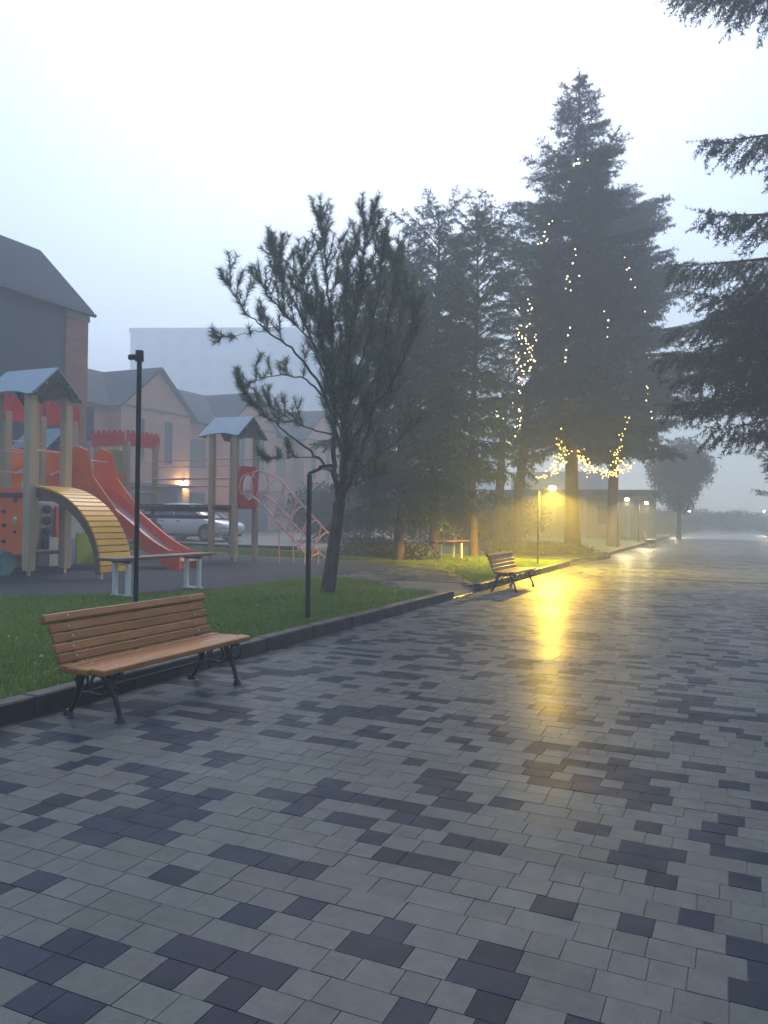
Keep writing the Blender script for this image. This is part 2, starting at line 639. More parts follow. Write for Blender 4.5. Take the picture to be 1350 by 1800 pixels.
for i in near:
    u, v, li, cn = pavers[i]
    o = bpy.data.objects.new('paver', PMESH[li, cn])
    tx, ty, dz = ptilt()
    o.location = (u, v, dz)
    o.rotation_euler = (tx, ty, rng.gauss(0, 0.003))
    link(o, path)

far_v = {'paver_light': [], 'paver_dark': []}


def add_paver(store, u, v, z, li, cn):
    tx, ty, dz = ptilt()
    vs, fs = PGEO[li]
    store[cn].append([(x + u, y + v, zz + z + dz + y * tx - x * ty) for x, y, zz in vs])


for i, (u, v, li, cn) in enumerate(pavers):
    if i not in near:
        add_paver(far_v, u, v, 0, li, cn)


def paver_stuff(store, parent):
    for cn, lst in store.items():
        A = np.array(lst, dtype=np.float32).reshape(-1, 3)
        k = len(lst)
        fs = np.array(PGEO[0][1], dtype=np.int32)
        T = (fs[None, :, :] + (np.arange(k, dtype=np.int32) * 12)[:, None, None]).reshape(-1, 4)
        o = np_obj('paving', A, T, cn, parent)
        o['kind'] = 'stuff'


paver_stuff(far_v, path)

# ---- walkway from the path to the playground
WALK = [(-4.62, 13.45), (-5.0, 13.2), (-5.9, 13.75), (-7.1, 14.75), (-8.0, 15.2), (-8.0, 17), (-7.62, 19.0), (-7.2, 19.3), (-6.3, 17.8), (-5.5, 16.2),
        (-5.0, 15.2), (-4.62, 14.88)]


def inside(poly, x, y):
    c = False
    j = len(poly) - 1
    for i in range(len(poly)):
        xi, yi = poly[i]
        xj, yj = poly[j]
        if (yi > y) != (yj > y) and x < (xj - xi) * (y - yi) / (yj - yi) + xi:
            c = not c
        j = i
    return c


walk = sheet('walkway', [(u, v) for u, v in WALK], 0.004, 'joint')
# finer sheet follows the slope through its pavers
wst = {'paver_light': [], 'paver_dark': []}
v = 12.9
while v < 19.6:
    u = -8.2 - rng.random() * 0.2
    while u < -4.6:
        li = rng.choices((0, 1, 2), (0.3, 0.36, 0.34))[0]
        cu, cv = u + LENS[li] / 2, v + PITCHV / 2
        if inside(WALK, cu, cv):
            add_paver(wst, cu, cv, gz(cu, cv) + 0.014, li, pcol(cu, cv, False))
        u += LENS[li]
    v += PITCHV
paver_stuff(wst, walk)

# ---- kerbs
KPROTO = MB().bb(-0.075, 0.075, 0.004, 0.996, -0.05, 0.15).mesh('kerb_stone', 'kerb_concrete', bevel=0.012)


def kerb_run(name, pts):
    root = None
    first = MB().bb(-0.06, 0.06, 0.01, 0.05, -0.05, 0.1)
    k = first.build(name, 'kerb_concrete', loc=(pts[0][0], pts[0][1], 0))
    structure(k)
    for a, b in zip(pts[:-1], pts[1:]):
        a, b = Vector(a), Vector(b)
        d = b - a
        nn = max(1, round(d.length))
        an = math.atan2(-d.x, d.y)
        for i in range(nn):
            o = bpy.data.objects.new('kerb_stone', KPROTO)
            p = a + d * (i / nn)
            o.location = (p.x - pts[0][0] + rng.gauss(0, 0.003), p.y - pts[0][1], rng.gauss(0, 0.002))
            o.rotation_euler = (0, 0, an + rng.gauss(0, 0.002))
            o.scale = (1, d.length / nn, 1)
            link(o, k)
    return k


kerb_run('kerb', [(KU - 0.075, -3.0), (KU - 0.075, 13.35)])
kerb_run('kerb', [(KU - 0.075, 14.95), (KU - 0.075, 24.1)])
kerb_run('kerb', [(-10.0, 26.4), (-5.4, 26.9), (-4.4, 27.9), (-4.25, 29.5)])
kerb_run('kerb', [(-4.6, 31.2), (-4.6, 60)])
kerb_run('kerb', [(PR + 0.075, 10), (PR + 0.075, 70)])
m = MB().bb(KU - 0.15, KU - 0.005, 13.37, 14.93, -0.05, 0.022)
structure(m.build('dropped_kerb', 'kerb_wet', bevel=0.02))
# soil / lawn behind the third kerb and the gap path
m = MB().add([(-10, 24.3, 0.126), (-4.62, 24.3, 0.03), (-4.62, 27.4, 0.03), (-5.4, 26.7, 0.126), (-10, 26.2, 0.126)], [(0, 1, 2, 3, 4)])
structure(m.build('walkway', 'far_paving'))

# drain channel across the path
dr = thing('drain_channel', 'narrow dark drain channel crossing the wet paving', 'drain', (0.34, 20.395, 0.004))
dr.scale = (1, 1.9, 1)
MB().bb(-1.95, 1.95, -0.045, 0.045, -0.03, -0.008).build('channel', 'play_dark', dr)
m = MB()
m.bb(-1.95, 1.95, -0.06, -0.047, -0.03, 0.004)
m.bb(-1.95, 1.95, 0.047, 0.06, -0.03, 0.004)
m.build('edge_frame', 'bench_iron', dr)
m = MB()
for i in range(98):
    m.bb(-1.94 + i * 0.04, -1.94 + i * 0.04 + 0.022, -0.047, 0.047, -0.008, 0.002)
m.build('grate', 'bench_iron', dr)['kind'] = 'stuff'

# ---- grass blades
def blades(poly, count, seed, hmin=0.035, hmax=0.075, w=0.006, zoff=0.0, far=False):
    r = np.random.default_rng(seed)
    P = np.array(poly)
    lo, hi = P.min(0), P.max(0)
    pts = []
    while len(pts) < count:
        q = r.uniform(lo, hi, (count, 2))
        pts += [p for p in q if inside(poly, p[0], p[1])]
    pts = np.array(pts[:count])
    z = np.array([gz(p[0], p[1]) for p in pts])
    cl = 0.6 + 0.5 * (np.sin(pts[:, 0] * 5.1 + np.sin(pts[:, 1] * 3.3) * 2) * np.sin(pts[:, 1] * 4.3) * 0.5 + 0.5)
    h = r.uniform(hmin, hmax, count) * cl
    an = r.uniform(0, 6.283, count)
    lean = r.normal(0, 0.45, (count, 2)) * h[:, None]
    ww = w * r.uniform(0.7, 1.3, count)
    b = np.column_stack([pts, z + zoff])
    sx = np.column_stack([np.cos(an) * ww, np.sin(an) * ww, np.zeros(count)])
    tip = b + np.column_stack([lean, h])
    V = np.stack([b - sx, b + sx, tip], 1).reshape(-1, 3)
    return V, np.arange(count * 3).reshape(-1, 3)


LAWN1 = [(-4.78, 1.5), (-4.78, 13.1), (-5.0, 13.15), (-5.9, 13.7), (-7.1, 14.7), (-7.8, 15.0), (-8.2, 14.5), (-8.3, 13.7), (-8.36, 11.6), (-8.76, 10.6),
         (-9.56, 9.6), (-10.56, 8.75), (-12.5, 7.85), (-14, 7.2), (-8, 1.5)]
V, T = blades(LAWN1, 150000, 3, w=0.0055)
tag(np_obj('grass', V, T, 'grass_blade'), 'short green lawn grass behind the bench and the unlit lamp', 'grass', kind='stuff')
LAWN2 = [(-4.8, 15.2), (-4.8, 24.0), (-9.8, 26.0), (-14, 23.5), (-14, 21.2), (-10.5, 20.6), (-8.5, 20.1), (-7.1, 19.5), (-6.2, 17.9), (-5.4, 16.3)]
V, T = blades(LAWN2, 60000, 4, w=0.010, hmin=0.04, hmax=0.085)
tag(np_obj('grass', V, T, 'grass_blade'), 'lawn grass behind the lit bench, partly yellow under the lamp', 'grass', kind='stuff')
LAWN3 = [(-12, 20.9), (-28, 20.9), (-28, 23.5), (-15, 24.2)]
V, T = blades(LAWN3, 16000, 5, w=0.02, hmin=0.05, hmax=0.11)
tag(np_obj('grass', V, T, 'grass_blade'), 'strip of pale grass between the playground and the street', 'grass', kind='stuff')

# ================================================================== BUILDINGS


def window(parent, u, v0, v1, z0, z1, frame='garage_grey', glass='glass_dark', t=0.06):
    """a window in a wall that faces +u"""
    f = MB()
    f.bb(u, u + 0.06, v0, v1, z0, z0 + t)
    f.bb(u, u + 0.06, v0, v1, z1 - t, z1)
    f.bb(u, u + 0.06, v0, v0 + t, z0 + t, z1 - t)
    f.bb(u, u + 0.06, v1 - t, v1, z0 + t, z1 - t)
    w = f.build('window', frame, parent)
    MB().bb(u + 0.005, u + 0.02, v0 + t, v1 - t, z0 + t, z1 - t).build('pane', glass, w)
    MB().bb(u, u + 0.12, v0 - 0.06, v1 + 0.06, z0 - 0.07, z0 - 0.003).build('sill', 'stone_trim', w)
    return w


# --- tall dark-clad house at the left edge (local origin at its near right ground corner)
h1 = thing('townhouse', 'tall townhouse with dark slate wall, brick corner pillar and grey gable roof', 'house', (-22, 21.85, GZ))
HW, RZ = 2.56, 11.25            # half depth, ridge height
MB().bb(-2 * HW, 0, -16, 0, -0.1, 8.75).build('wall', 'slate_wall', h1)
MB().prism([(-2 * HW, 8.75), (0, 8.75), (-HW, RZ - 0.05)], 'y', -16, 0).build('gable', 'brick_red', h1)
MB().bb(-0.4, 0.07, -0.95, 0.07, -0.1, 8.3).build('corner_pillar', 'brick_red', h1)
MB().bb(-0.42, 0.11, -1.0, 0.11, 8.3, 8.62).build('pillar_cap', 'stone_trim', h1)
MB().bb(-2 * HW + 0.05, -0.45, 0.0, 0.05, -0.1, 8.7).build('end_wall', 'brick_red', h1)
m = MB()
SLP = (RZ + 0.1 - 8.68) / (HW + 0.22)
for x0 in (0.22, -2 * HW - 0.22):
    x1, zb, zt = -HW, 8.68, RZ + 0.1
    m.add([(x0, -16.4, zb), (x0, 0.2, zb), (x1, 0.2, zt), (x1, -16.4, zt),
           (x0, -16.4, zb - 0.18), (x0, 0.2, zb - 0.18), (x1, 0.2, zt - 0.18), (x1, -16.4, zt - 0.18)],
          [(0, 1, 2, 3), (7, 6, 5, 4), (0, 4, 5, 1), (1, 5, 6, 2), (3, 2, 6, 7), (0, 3, 7, 4)])
roof = m.build('roof', 'slate_roof', h1)
m = MB()
for i in range(1, 15):           # raised courses of the roof covering
    t = i / 15
    x, z = 0.22 - (HW + 0.22) * t, 8.68 + (RZ + 0.1 - 8.68) * t
    m.box((x, -8.1, z + 0.002), (0.03, 16.6, 0.012), Matrix.Rotation(math.atan(SLP), 3, 'Y'))
m.build('roof_courses', 'slate_roof', roof)
MB().tube([(0.28, -16.4, 8.55), (0.28, 0.2, 8.55)], 0.07, 8).build('gutter', 'fascia', h1)
b = MB().bb(-1.6, -0.25, 0.07, 0.75, 4.0, 4.12).build('balcony', 'fascia', h1)
m = MB()
m.bb(-1.6, -0.25, 0.72, 0.76, 4.12, 5.25)
m.bb(-0.29, -0.25, 0.07, 0.72, 4.12, 5.25)
m.build('railing', 'slate_wall', b)
for z0 in (1.0, 4.6):
    for v0 in (-9.2, -13.2):
        window(h1, 0.004, v0, v0 + 1.5, z0, z0 + 1.6, frame='fascia')


# --- row of brick houses with cross gables, facing the playground
def row_house(loc, label, dv=9.7):
    h = thing('row_house', label, 'house', loc, 0, 'brick row houses in the mist')
    MB().bb(-8, 0, 0, 5.8, -0.1, 7.1).build('wall', 'brick_pink', h)
    MB().bb(-8, -0.9, 5.8, dv, -0.1, 7.1).build('recessed_wall', 'brick_pink', h)
    # front gable
    MB().prism([(0, 7.1), (5.8, 7.1), (2.9, 9.35)], 'x', -4, 0).build('gable', 'brick_pink', h)
    MB().bb(0.0, 0.06, 0, 5.8, 7.0, 7.12).build('string_course', 'garage_grey', h)
    m = MB()
    # main roof slopes (ridge along the row)
    for x0, x1 in ((-0.45, -4.2), (-8.4, -4.2)):
        m.add([(x0, 0, 6.98), (x0, dv, 6.98), (x1, dv, 9.55), (x1, 0, 9.55), (x0, 0, 6.82), (x0, dv, 6.82), (x1, dv, 9.38),
               (x1, 0, 9.38)],
              [(0, 1, 2, 3), (7, 6, 5, 4), (0, 4, 5, 1), (1, 5, 6, 2), (3, 2, 6, 7), (0, 3, 7, 4)])
    # cross gable slopes
    for y0, y1 in ((-0.3, 2.9), (6.1, 2.9)):
        m.add([(0.28, y0, 7.0), (0.28, y1, 9.53), (-4.2, y1, 9.53), (-4.2, y0, 7.0), (0.28, y0, 6.86), (0.28, y1, 9.38),
               (-4.2, y1, 9.38), (-4.2, y0, 6.86)],
              [(0, 1, 2, 3), (7, 6, 5, 4), (0, 4, 5, 1), (1, 5, 6, 2), (3, 2, 6, 7), (0, 3, 7, 4)])
    rf = m.build('roof', 'slate_roof', h)
    MB().bb(-5.2, -4.6, 7.5, 8.2, 8.9, 10.3).build('chimney', 'brick_pink', rf)
    window(h, 0.003, 3.55, 4.1, 4.1, 6.5)
    window(h, 0.003, 1.2, 1.75, 4.1, 6.5)
    window(h, -0.897, 6.9, 8.4, 4.2, 5.9)
    window(h, -0.897, 6.9, 8.4, 1.1, 2.6)
    g = MB().bb(0.0, 0.05, 0.9, 4.7, -0.05, 2.5).build('garage_door', 'garage_grey', h)
    for k in range(4):
        MB().bb(0.05, 0.075, 0.95, 4.65, 0.02 + k * 0.61, 0.58 + k * 0.61).build('door_panel', 'garage_grey', g)
    MB().bb(0.0, 0.9, 0.5, 5.2, 2.75, 2.9).build('canopy', 'garage_grey', h)
    dd = MB().bb(-0.9, -0.84, 5.95, 6.85, -0.05, 2.15).build('door', 'fascia', h)
    MB().bb(-0.84, -0.8, 6.7, 6.76, 0.95, 1.1).build('handle', 'bolt_zinc', dd)
    return h


rows = [(22.7, 'brick row house mostly hidden behind the dark slate townhouse, its grey roof showing'),
        (32.4, 'pale brick row house with front gable and slit window, behind the white car'),
        (42.1, 'pale brick row house behind the small blue play tower and pine branches'),
        (51.8, 'misty brick row house showing in gaps behind the pine crown'),
        (61.5, 'faintest brick row house at the far end of the row')]
rh = row_house((-30, rows[0][0], 0.1), rows[0][1])
for v, lb in rows[1:]:
    dup(rh, (-30, v, 0.1), 0, lb)

# --- wall lamp lit on the second house
wl = thing('wall_lamp', 'small lit wall lamp glowing warm on the brick row house', 'lamp', (-30 + 0.065, 37.6, 3.2))
MB().bb(0, 0.10, -0.1, 0.1, 0, 0.14).build('housing', 'fascia', wl)
MB().sphere((0.12, 0, -0.06), 0.13, 10, 6).build('globe', 'lamp_warm', wl)

# --- far apartment slab
sl = thing('apartment_block', 'huge pale apartment slab almost lost in the mist', 'building', (-104.4, 136.6, 0), R(20))
sl.scale = (1.57, 1.57, 1.57)
MB().bb(-10, 40, 0, 14, 0, 25.2).build('wall', 'slab_panel', sl)
MB().bb(-10.2, 40.2, -0.2, 14.2, 25.2, 25.9).build('parapet', 'slab_seam', sl)
m = MB()
for i in range(17):
    m.bb(-10 + 3 * i - 0.04, -10 + 3 * i + 0.04, -0.05, 0.0, 0, 25.2)
for k in range(1, 9):
    m.bb(-10, 40, -0.045, 0.0, 2.8 * k - 0.05, 2.8 * k + 0.05)
m.build('panel_joints', 'slab_seam', sl)
wm = MB().bb(0, 1.5, -0.06, -0.01, 0, 1.5).mesh('window', 'slab_seam')
for i in range(16):
    for k in range(9):
        o = bpy.data.objects.new('window', wm)
        o.location = (-10 + 3 * i + 0.75, 0, 2.8 * k + 0.8)
        link(o, sl)

# --- low ochre pavilion lit by the far lamps
pv = thing('pavilion', 'low ochre pavilion with flat grey roof behind the far lit lamps', 'building', (-9.2, 52.5, GZ))
MB().bb(-6, 4.0, 0, 6, -0.1, 2.75).build('wall', 'ochre_wall', pv)
MB().bb(-6.3, 4.3, -0.4, 6.3, 2.75, 3.15).build('roof', 'slate_roof', pv)
MB().bb(-6.0, 0.5, 4, 12, 2.0, 4.6).build('rear_wing', 'slab_seam', pv)
for x in (-4.5, -1.8, 0.9):
    f = MB().bb(x, x + 1.2, -0.05, 0.0, 0.9, 2.1).build('window', 'fascia', pv)
    MB().bb(x + 0.07, x + 1.13, -0.065, -0.052, 0.97, 2.03).build('pane', 'glass_dark', f)
for x in (-6.0, -3.0, 0.0, 2.8):
    MB().bb(x, x + 0.18, -0.3, -0.12, -0.1, 2.75).build('column', 'stone_trim', pv)


# ================================================================== BENCHES ON THE PATH


def arc(cx, cz, r, a0, a1, n, y=0.0):
    return [(y, cx + r * math.cos(R(a0 + (a1 - a0) * i / n)), cz + r * math.sin(R(a0 + (a1 - a0) * i / n))) for i in range(n + 1)]


def park_bench(loc, rz, label, half=0.90, foot=0.71, bolts=True):
    """x along the seat, front towards -y"""
    b = thing('park_bench', label, 'bench', loc, rz, 'slatted park benches along the path')
    # seat slats
    for i, (y, z, w, tl) in enumerate(((-0.225, 0.382, 0.115, 4), (-0.10, 0.375, 0.095, 1), (0.005, 0.372, 0.095, -1), (0.10, 0.378, 0.085, -3))):
        s = MB().box((0, 0, 0), (2 * half + random.uniform(-0.02, 0.02), w, 0.042)).build('seat_slat', 'bench_wood', b, bevel=0.007)
        s.location = (random.uniform(-0.012, 0.012), y, z)
        s.rotation_euler = (R(tl), 0, 0)
        if bolts:
            for sx in (-foot, foot):
                MB().sphere((sx, 0, 0.022), 0.011, 8, 4, (1, 1, 0.6)).build('bolt', 'bolt_zinc', s)
    # backrest slats
    for i in range(5):
        t = i / 4
        y, z = 0.170 + 0.105 * t, 0.432 + 0.070 * i
        hgt = 0.066 if i < 4 else 0.062
        top = i == 4
        s = MB().box((0, 0, 0), (2 * half + (0.05 if top else random.uniform(-0.05, 0.0)), 0.05 if top else 0.034, hgt)) \
            .build('back_slat', 'bench_wood', b, bevel=0.007)
        s.location = (random.uniform(-0.012, 0.012), y, z)
        s.rotation_euler = (R(-18 if not top else -30), 0, 0)
        if bolts:
            for sx in (-foot, foot):
                MB().sphere((sx, -0.019 if not top else -0.026, 0), 0.010, 8, 4, (1, 0.6, 1)).build('bolt', 'bolt_zinc', s)
    # cast iron side frames
    for sx in (-foot, foot):
        fr = MB()
        fr.tube([(sx, -0.27, 0.345), (sx, -0.1, 0.342), (sx, 0.08, 0.34), (sx, 0.16, 0.37), (sx, 0.215, 0.50), (sx, 0.255, 0.61), (sx, 0.29, 0.70)],
                [0.02, 0.02, 0.022, 0.022, 0.02, 0.018, 0.015], 7)
        frame = fr.build('side_frame', 'bench_iron', b, smooth=True)
        sc = MB()
        sc.tube([(sx + p[0], p[1], p[2]) for p in arc(-0.245, 0.285, 0.055, 90, -210, 14)], 0.012, 6)
        sc.tube([(sx + p[0], p[1], p[2]) for p in arc(-0.05, 0.25, 0.065, -40, 230, 14)], 0.011, 6)
        sc.tube([(sx + p[0], p[1], p[2]) for p in arc(0.10, 0.26, 0.055, -60, 210, 12)], 0.010, 6)
        sc.build('scroll', 'bench_iron', frame, smooth=True)
        lf = MB()
        lf.tube([(sx, -0.13, 0.335), (sx, -0.165, 0.28), (sx, -0.19, 0.22), (sx, -0.235, 0.12), (sx, -0.26, 0.03)],
                [0.022, 0.024, 0.022, 0.018, 0.02], 7)
        lf.tube([(sx, -0.262, 0.045), (sx, -0.265, 0.02), (sx, -0.266, 0.0)], [0.022, 0.034, 0.045], 8)
        lf.build('leg', 'bench_iron', b, smooth=True)
        lb = MB()
        lb.tube([(sx, 0.09, 0.335), (sx, 0.115, 0.25), (sx, 0.135, 0.17), (sx, 0.18, 0.07), (sx, 0.215, 0.025)],
                [0.022, 0.024, 0.022, 0.018, 0.02], 7)
        lb.tube([(sx, 0.218, 0.04), (sx, 0.222, 0.02), (sx, 0.224, 0.0)], [0.022, 0.034, 0.042], 8)
        lb.tube([(sx, -0.19, 0.22), (sx, -0.08, 0.17), (sx, 0.03, 0.185), (sx, 0.135, 0.17)], 0.012, 6)
        lb.build('leg', 'bench_iron', b, smooth=True)
    MB().tube([(-foot, 0.0, 0.20), (foot, 0.0, 0.20)], 0.010, 6).build('stretcher', 'bench_iron', b)
    return b


PB = park_bench((-4.22, 5.02, 0), R(90), 'brown slatted bench with black iron legs, nearest the viewer')
dup(PB, (-4.20, 15.85, 0), R(90), 'slatted bench beside the bright pool of yellow lamplight')
dup(PB, (-4.1, 42.6, 0), R(90), 'small far bench beyond the kerb under the far pale lamps')
dup(PB, (1.75, 44.5, 0), R(-90), 'dark bench at the right picture edge, far along the path')


# ================================================================== LAMPS
def lamp_post(loc, label, rz=0.0, lit=None, power=0, h=2.10, color=(1, 0.78, 0.25), arm=0.34):
    """head reaches out along local +x"""
    l = thing('lamp_post', label, 'lamp', loc, rz, 'short black path lamps')
    MB().bb(-0.026, 0.026, -0.026, 0.026, 0.0, h).build('post', 'lamp_steel', l, bevel=0.006)
    MB().bb(-0.075, 0.075, -0.075, 0.075, -0.02, 0.015).build('base_plate', 'lamp_steel', l, bevel=0.004)
    rot = Matrix.Rotation(R(-20), 3, 'Y')
    MB().box((arm / 2 - 0.02, 0, h + 0.045), (arm, 0.042, 0.035), rot).build('arm', 'lamp_steel', l, bevel=0.006)
    hd = MB().box((arm + 0.05, 0, h + 0.105), (0.19, 0.10, 0.032), Matrix.Rotation(R(-6), 3, 'Y')).build('head', 'lamp_steel', l, bevel=0.008)
    MB().sphere((arm + 0.05, 0, h + 0.088), 0.085 if lit else 0.055, 12, 8, (1.25, 0.7, 0.75)).build('diffuser', lit or 'lamp_off', hd, smooth=True)
    if lit:
        d = bpy.data.lights.new('lamp_light', 'SPOT')
        d.spot_size = R(168)
        d.spot_blend = 0.36
        d.energy = power
        d.color = color
        d.shadow_soft_size = 0.025
        o = bpy.data.objects.new('lamp_light', d)
        o.location = (arm + 0.05, 0, h - 0.03)
        link(o, l)
        g = bpy.data.lights.new('lamp_glow', 'POINT')      # light the open lens sends sideways
        g.energy = power * 0.14
        g.color = color
        g.shadow_soft_size = 0.03
        q = bpy.data.objects.new('lamp_glow', g)
        q.location = (arm + 0.05, 0, h - 0.03)
        link(q, l)
    return l


lamp_post((-5.05, 8.87, GZ), 'unlit black lamp post on the lawn in front of the pine', h=1.88, arm=0.2)
lamp_post((-5.20, 22.4, GZ), 'brightest yellow lamp, beside the second bench and tall spruce', lit='lamp_yellow', power=1900, h=2.1,
          color=(1, 0.60, 0.05))
lamp_post((-4.9, 36.6, GZ), 'nearer of the two pale lit lamps past the spruces', lit='lamp_warm', power=260, color=(1, 0.78, 0.36))
lamp_post((-4.9, 45.0, GZ), 'farther of the two pale lit lamps past the spruces', lit='lamp_warm', power=260, color=(1, 0.78, 0.36))
lamp_post((-4.9, 68.0, GZ), 'tiny lit lamp left of the path end in the mist', lit='lamp_warm', power=150, color=(1, 0.86, 0.6))
lamp_post((PR + 0.5, 66.0, 0.1), 'tiny lit lamp at the right edge of the far path', rz=R(180), lit='lamp_warm', power=150, color=(1, 0.82, 0.45))

lamp_post((PR + 0.5, 84.0, 0.1), 'faintest lit lamp at the far right, beyond the other right edge lamp', rz=R(180), lit='lamp_warm', power=150, color=(1, 0.86, 0.6))
lamp_post((-4.9, 88.0, 0.05), 'faintest lit lamp by the hedges where the path ends', lit='lamp_warm', power=150, color=(1, 0.86, 0.6))

cp = thing('camera_pole', 'tall thin black pole with small knob head, behind the nearest bench', 'pole', (-5.23, 5.88, GZ))
MB().tube([(0, 0, -0.02), (0, 0, 2.86)], 0.024, 12).build('post', 'lamp_steel', cp, smooth=True)
MB().tube([(0, 0, 2.81), (0, 0, 2.91)], [0.042, 0.038], 12).build('cap', 'lamp_steel', cp)
MB().box((-0.07, -0.02, 2.85), (0.08, 0.05, 0.05)).build('camera_head', 'lamp_steel', cp, bevel=0.01)
MB().bb(-0.07, 0.07, -0.07, 0.07, -0.02, 0.012).build('base_plate', 'lamp_steel', cp)


# ================================================================== WHITE-LEGGED BENCHES
def plain_bench(loc, rz, label, L=2.5, h=0.58):
    b = thing('playground_bench', label, 'bench', loc, rz, 'flat benches with white legs')
    for y in (-0.105, 0.105):
        MB().bb(-L / 2, L / 2, y - 0.1, y + 0.1, h, h + 0.045).build('seat_plank', 'bench_top_wood', b, bevel=0.006)
    for x in (-L / 2 + 0.36, L / 2 - 0.42):
        for y in (-0.14, 0.14):
            MB().bb(x - 0.035, x + 0.035, y - 0.035, y + 0.035, 0.0, h - 0.05).build('leg', 'white_paint', b, bevel=0.004)
        MB().bb(x - 0.03, x + 0.03, -0.19, 0.19, h - 0.05, h).build('crosspiece', 'deck_wood', b)
        MB().bb(x - 0.05, x + 0.05, -0.2, 0.2, 0.0, 0.03).build('foot_bar', 'white_paint', b)
    return b


plain_bench((-8.92, 10.62, GZ + 0.006), R(88), 'brown topped bench with white legs at the playground edge')
plain_bench((-8.15, 23.0, GZ), R(75), 'small white legged bench under the dark drooping juniper', L=1.9, h=0.55)

# ================================================================== PLAY STRUCTURE
pl = thing('play_structure', 'large wooden playground with slide, arched yellow ramp, blue roofs and red castle panels', 'playground',
           (-13.3, 14.0, GZ + 0.006))
OX, OY = -13.3, 14.0
PW = 0.072


def A(u, v, z=0.0):
    return (u - OX, v - OY, z)


def post(u, v, z1, z0=0.1, w=PW):
    p = MB().bb(u - OX - w, u - OX + w, v - OY - w, v - OY + w, z0, z1).build('post', 'post_wood', pl, bevel=0.012)
    MB().bb(u - OX - 0.03, u - OX + 0.03, v - OY - 0.03, v - OY + 0.03, -0.02, z0).build('post_foot', 'bolt_zinc', p)
    return p


def panel(name, mt, u0, u1, v0, v1, z0, z1, bevel=0.008):
    return MB().bb(u0 - OX, u1 - OX, v0 - OY, v1 - OY, z0, z1).build(name, mt, pl, bevel=bevel)


def gable_roof(u0, u1, v0, v1, z0, z1):
    """ridge along u, gable towards +u, arched lower edges on the slopes"""
    vc = (v0 + v1) / 2
    for s, ve in ((-1, v0), (1, v1)):
        m = MB()
        n = 12
        top, bot = [], []
        for i in range(n + 1):
            t = i / n
            u = u0 + (u1 - u0) * t
            k = 0.14 * max(0, math.sin(math.pi * min(1, max(0, (t - 0.12) / 0.76)))) ** 0.7    # arched cut-out
            top.append(Vector(A(u, vc, z1)))
            bot.append(Vector(A(u, ve + (vc - ve) * k, z0 + (z1 - z0) * k)))
        nr = (bot[0] - top[0]).cross(Vector((1, 0, 0))).normalized()
        if nr.z < 0:
            nr = -nr
        th = nr * 0.035
        vs = top + bot + [p - th for p in top] + [p - th for p in bot]
        q = n + 1
        fs = []
        for i in range(n):
            fs += [(i, i + 1, q + i + 1, q + i), (2 * q + i, 3 * q + i, 3 * q + i + 1, 2 * q + i + 1),
                   (q + i, q + i + 1, 3 * q + i + 1, 3 * q + i)]
        fs += [(0, q, 3 * q, 2 * q), (n, 2 * q + n, 3 * q + n, q + n)]
        m.add(vs, fs)
        m.build('roof_slope', 'roof_blue', pl)
    for ue, d in ((u1, 0.03), (u0, -0.03)):
        g = MB()
        hw = (v1 - v0) / 2 - 0.03
        hh = z1 - z0
        out = [(-hw, -0.03), (-hw * 0.5, hh * 0.48), (0, hh - 0.05), (hw * 0.5, hh * 0.48), (hw, -0.03)]
        inn = [(-hw * 0.62, -0.03), (-hw * 0.36, hh * 0.30), (0, hh * 0.52), (hw * 0.36, hh * 0.30), (hw * 0.62, -0.03)]
        vs = []
        for du in (0, -d):
            vs += [A(ue + du - d * 0.3, vc + a, z0 + b) for a, b in out] + [A(ue + du - d * 0.3, vc + a, z0 + b) for a, b in inn]
        fs = []
        for i in range(4):
            fs += [(i, i + 1, 5 + i + 1, 5 + i), (10 + i, 15 + i, 15 + i + 1, 10 + i + 1), (i, 10 + i, 11 + i, i + 1),
                   (5 + i, 6 + i, 16 + i, 15 + i)]
        fs += [(0, 5, 15, 10), (4, 14, 19, 9)]
        g.add(vs, fs)
        gp = g.build('gable_panel', 'roof_edge', pl)
        for a, b in ((0, hh - 0.13), (-hw * 0.45, hh * 0.42), (hw * 0.45, hh * 0.42), (hw * 0.82, 0.06), (-hw * 0.82, 0.06)):
            MB().sphere(A(ue + 0.004, vc + a, z0 + b), 0.022, 6, 4).build('bolt', 'bolt_zinc', gp)


def battlement(u0, u1, v0, v1, z0, z1, along, mt='play_red'):
    """castle panel with teeth on top"""
    m = MB()
    if along == 'v':
        a0, a1 = v0, v1
    else:
        a0, a1 = u0, u1
    n = max(3, round((a1 - a0) / 0.2))
    poly = [(a0, z0), (a1, z0)]
    zz = z1 - 0.09
    pts = []
    w = (a1 - a0) / n
    for i in range(n):
        s = a0 + i * w
        pts += [(s, z1), (s + w * 0.5, z1), (s + w * 0.62, zz), (s + w * 0.88, zz)]
    pts.append((a1, z1))
    poly = [(a0, z0)] + pts + [(a1, z0)]
    if along == 'v':
        m.prism([(p - OY, z) for p, z in poly], 'x', u0 - OX, u0 - OX + 0.03)
    else:
        m.prism([(p - OX, z) for p, z in poly], 'y', v0 - OY, v0 - OY + 0.03)
    return m.build('battlement', mt, pl)


def rail(p, q, r=0.018, mt='tube_white', name='rail'):
    return MB().tube([A(*p), A(*q)], r, 8).build(name, mt, pl, smooth=True)


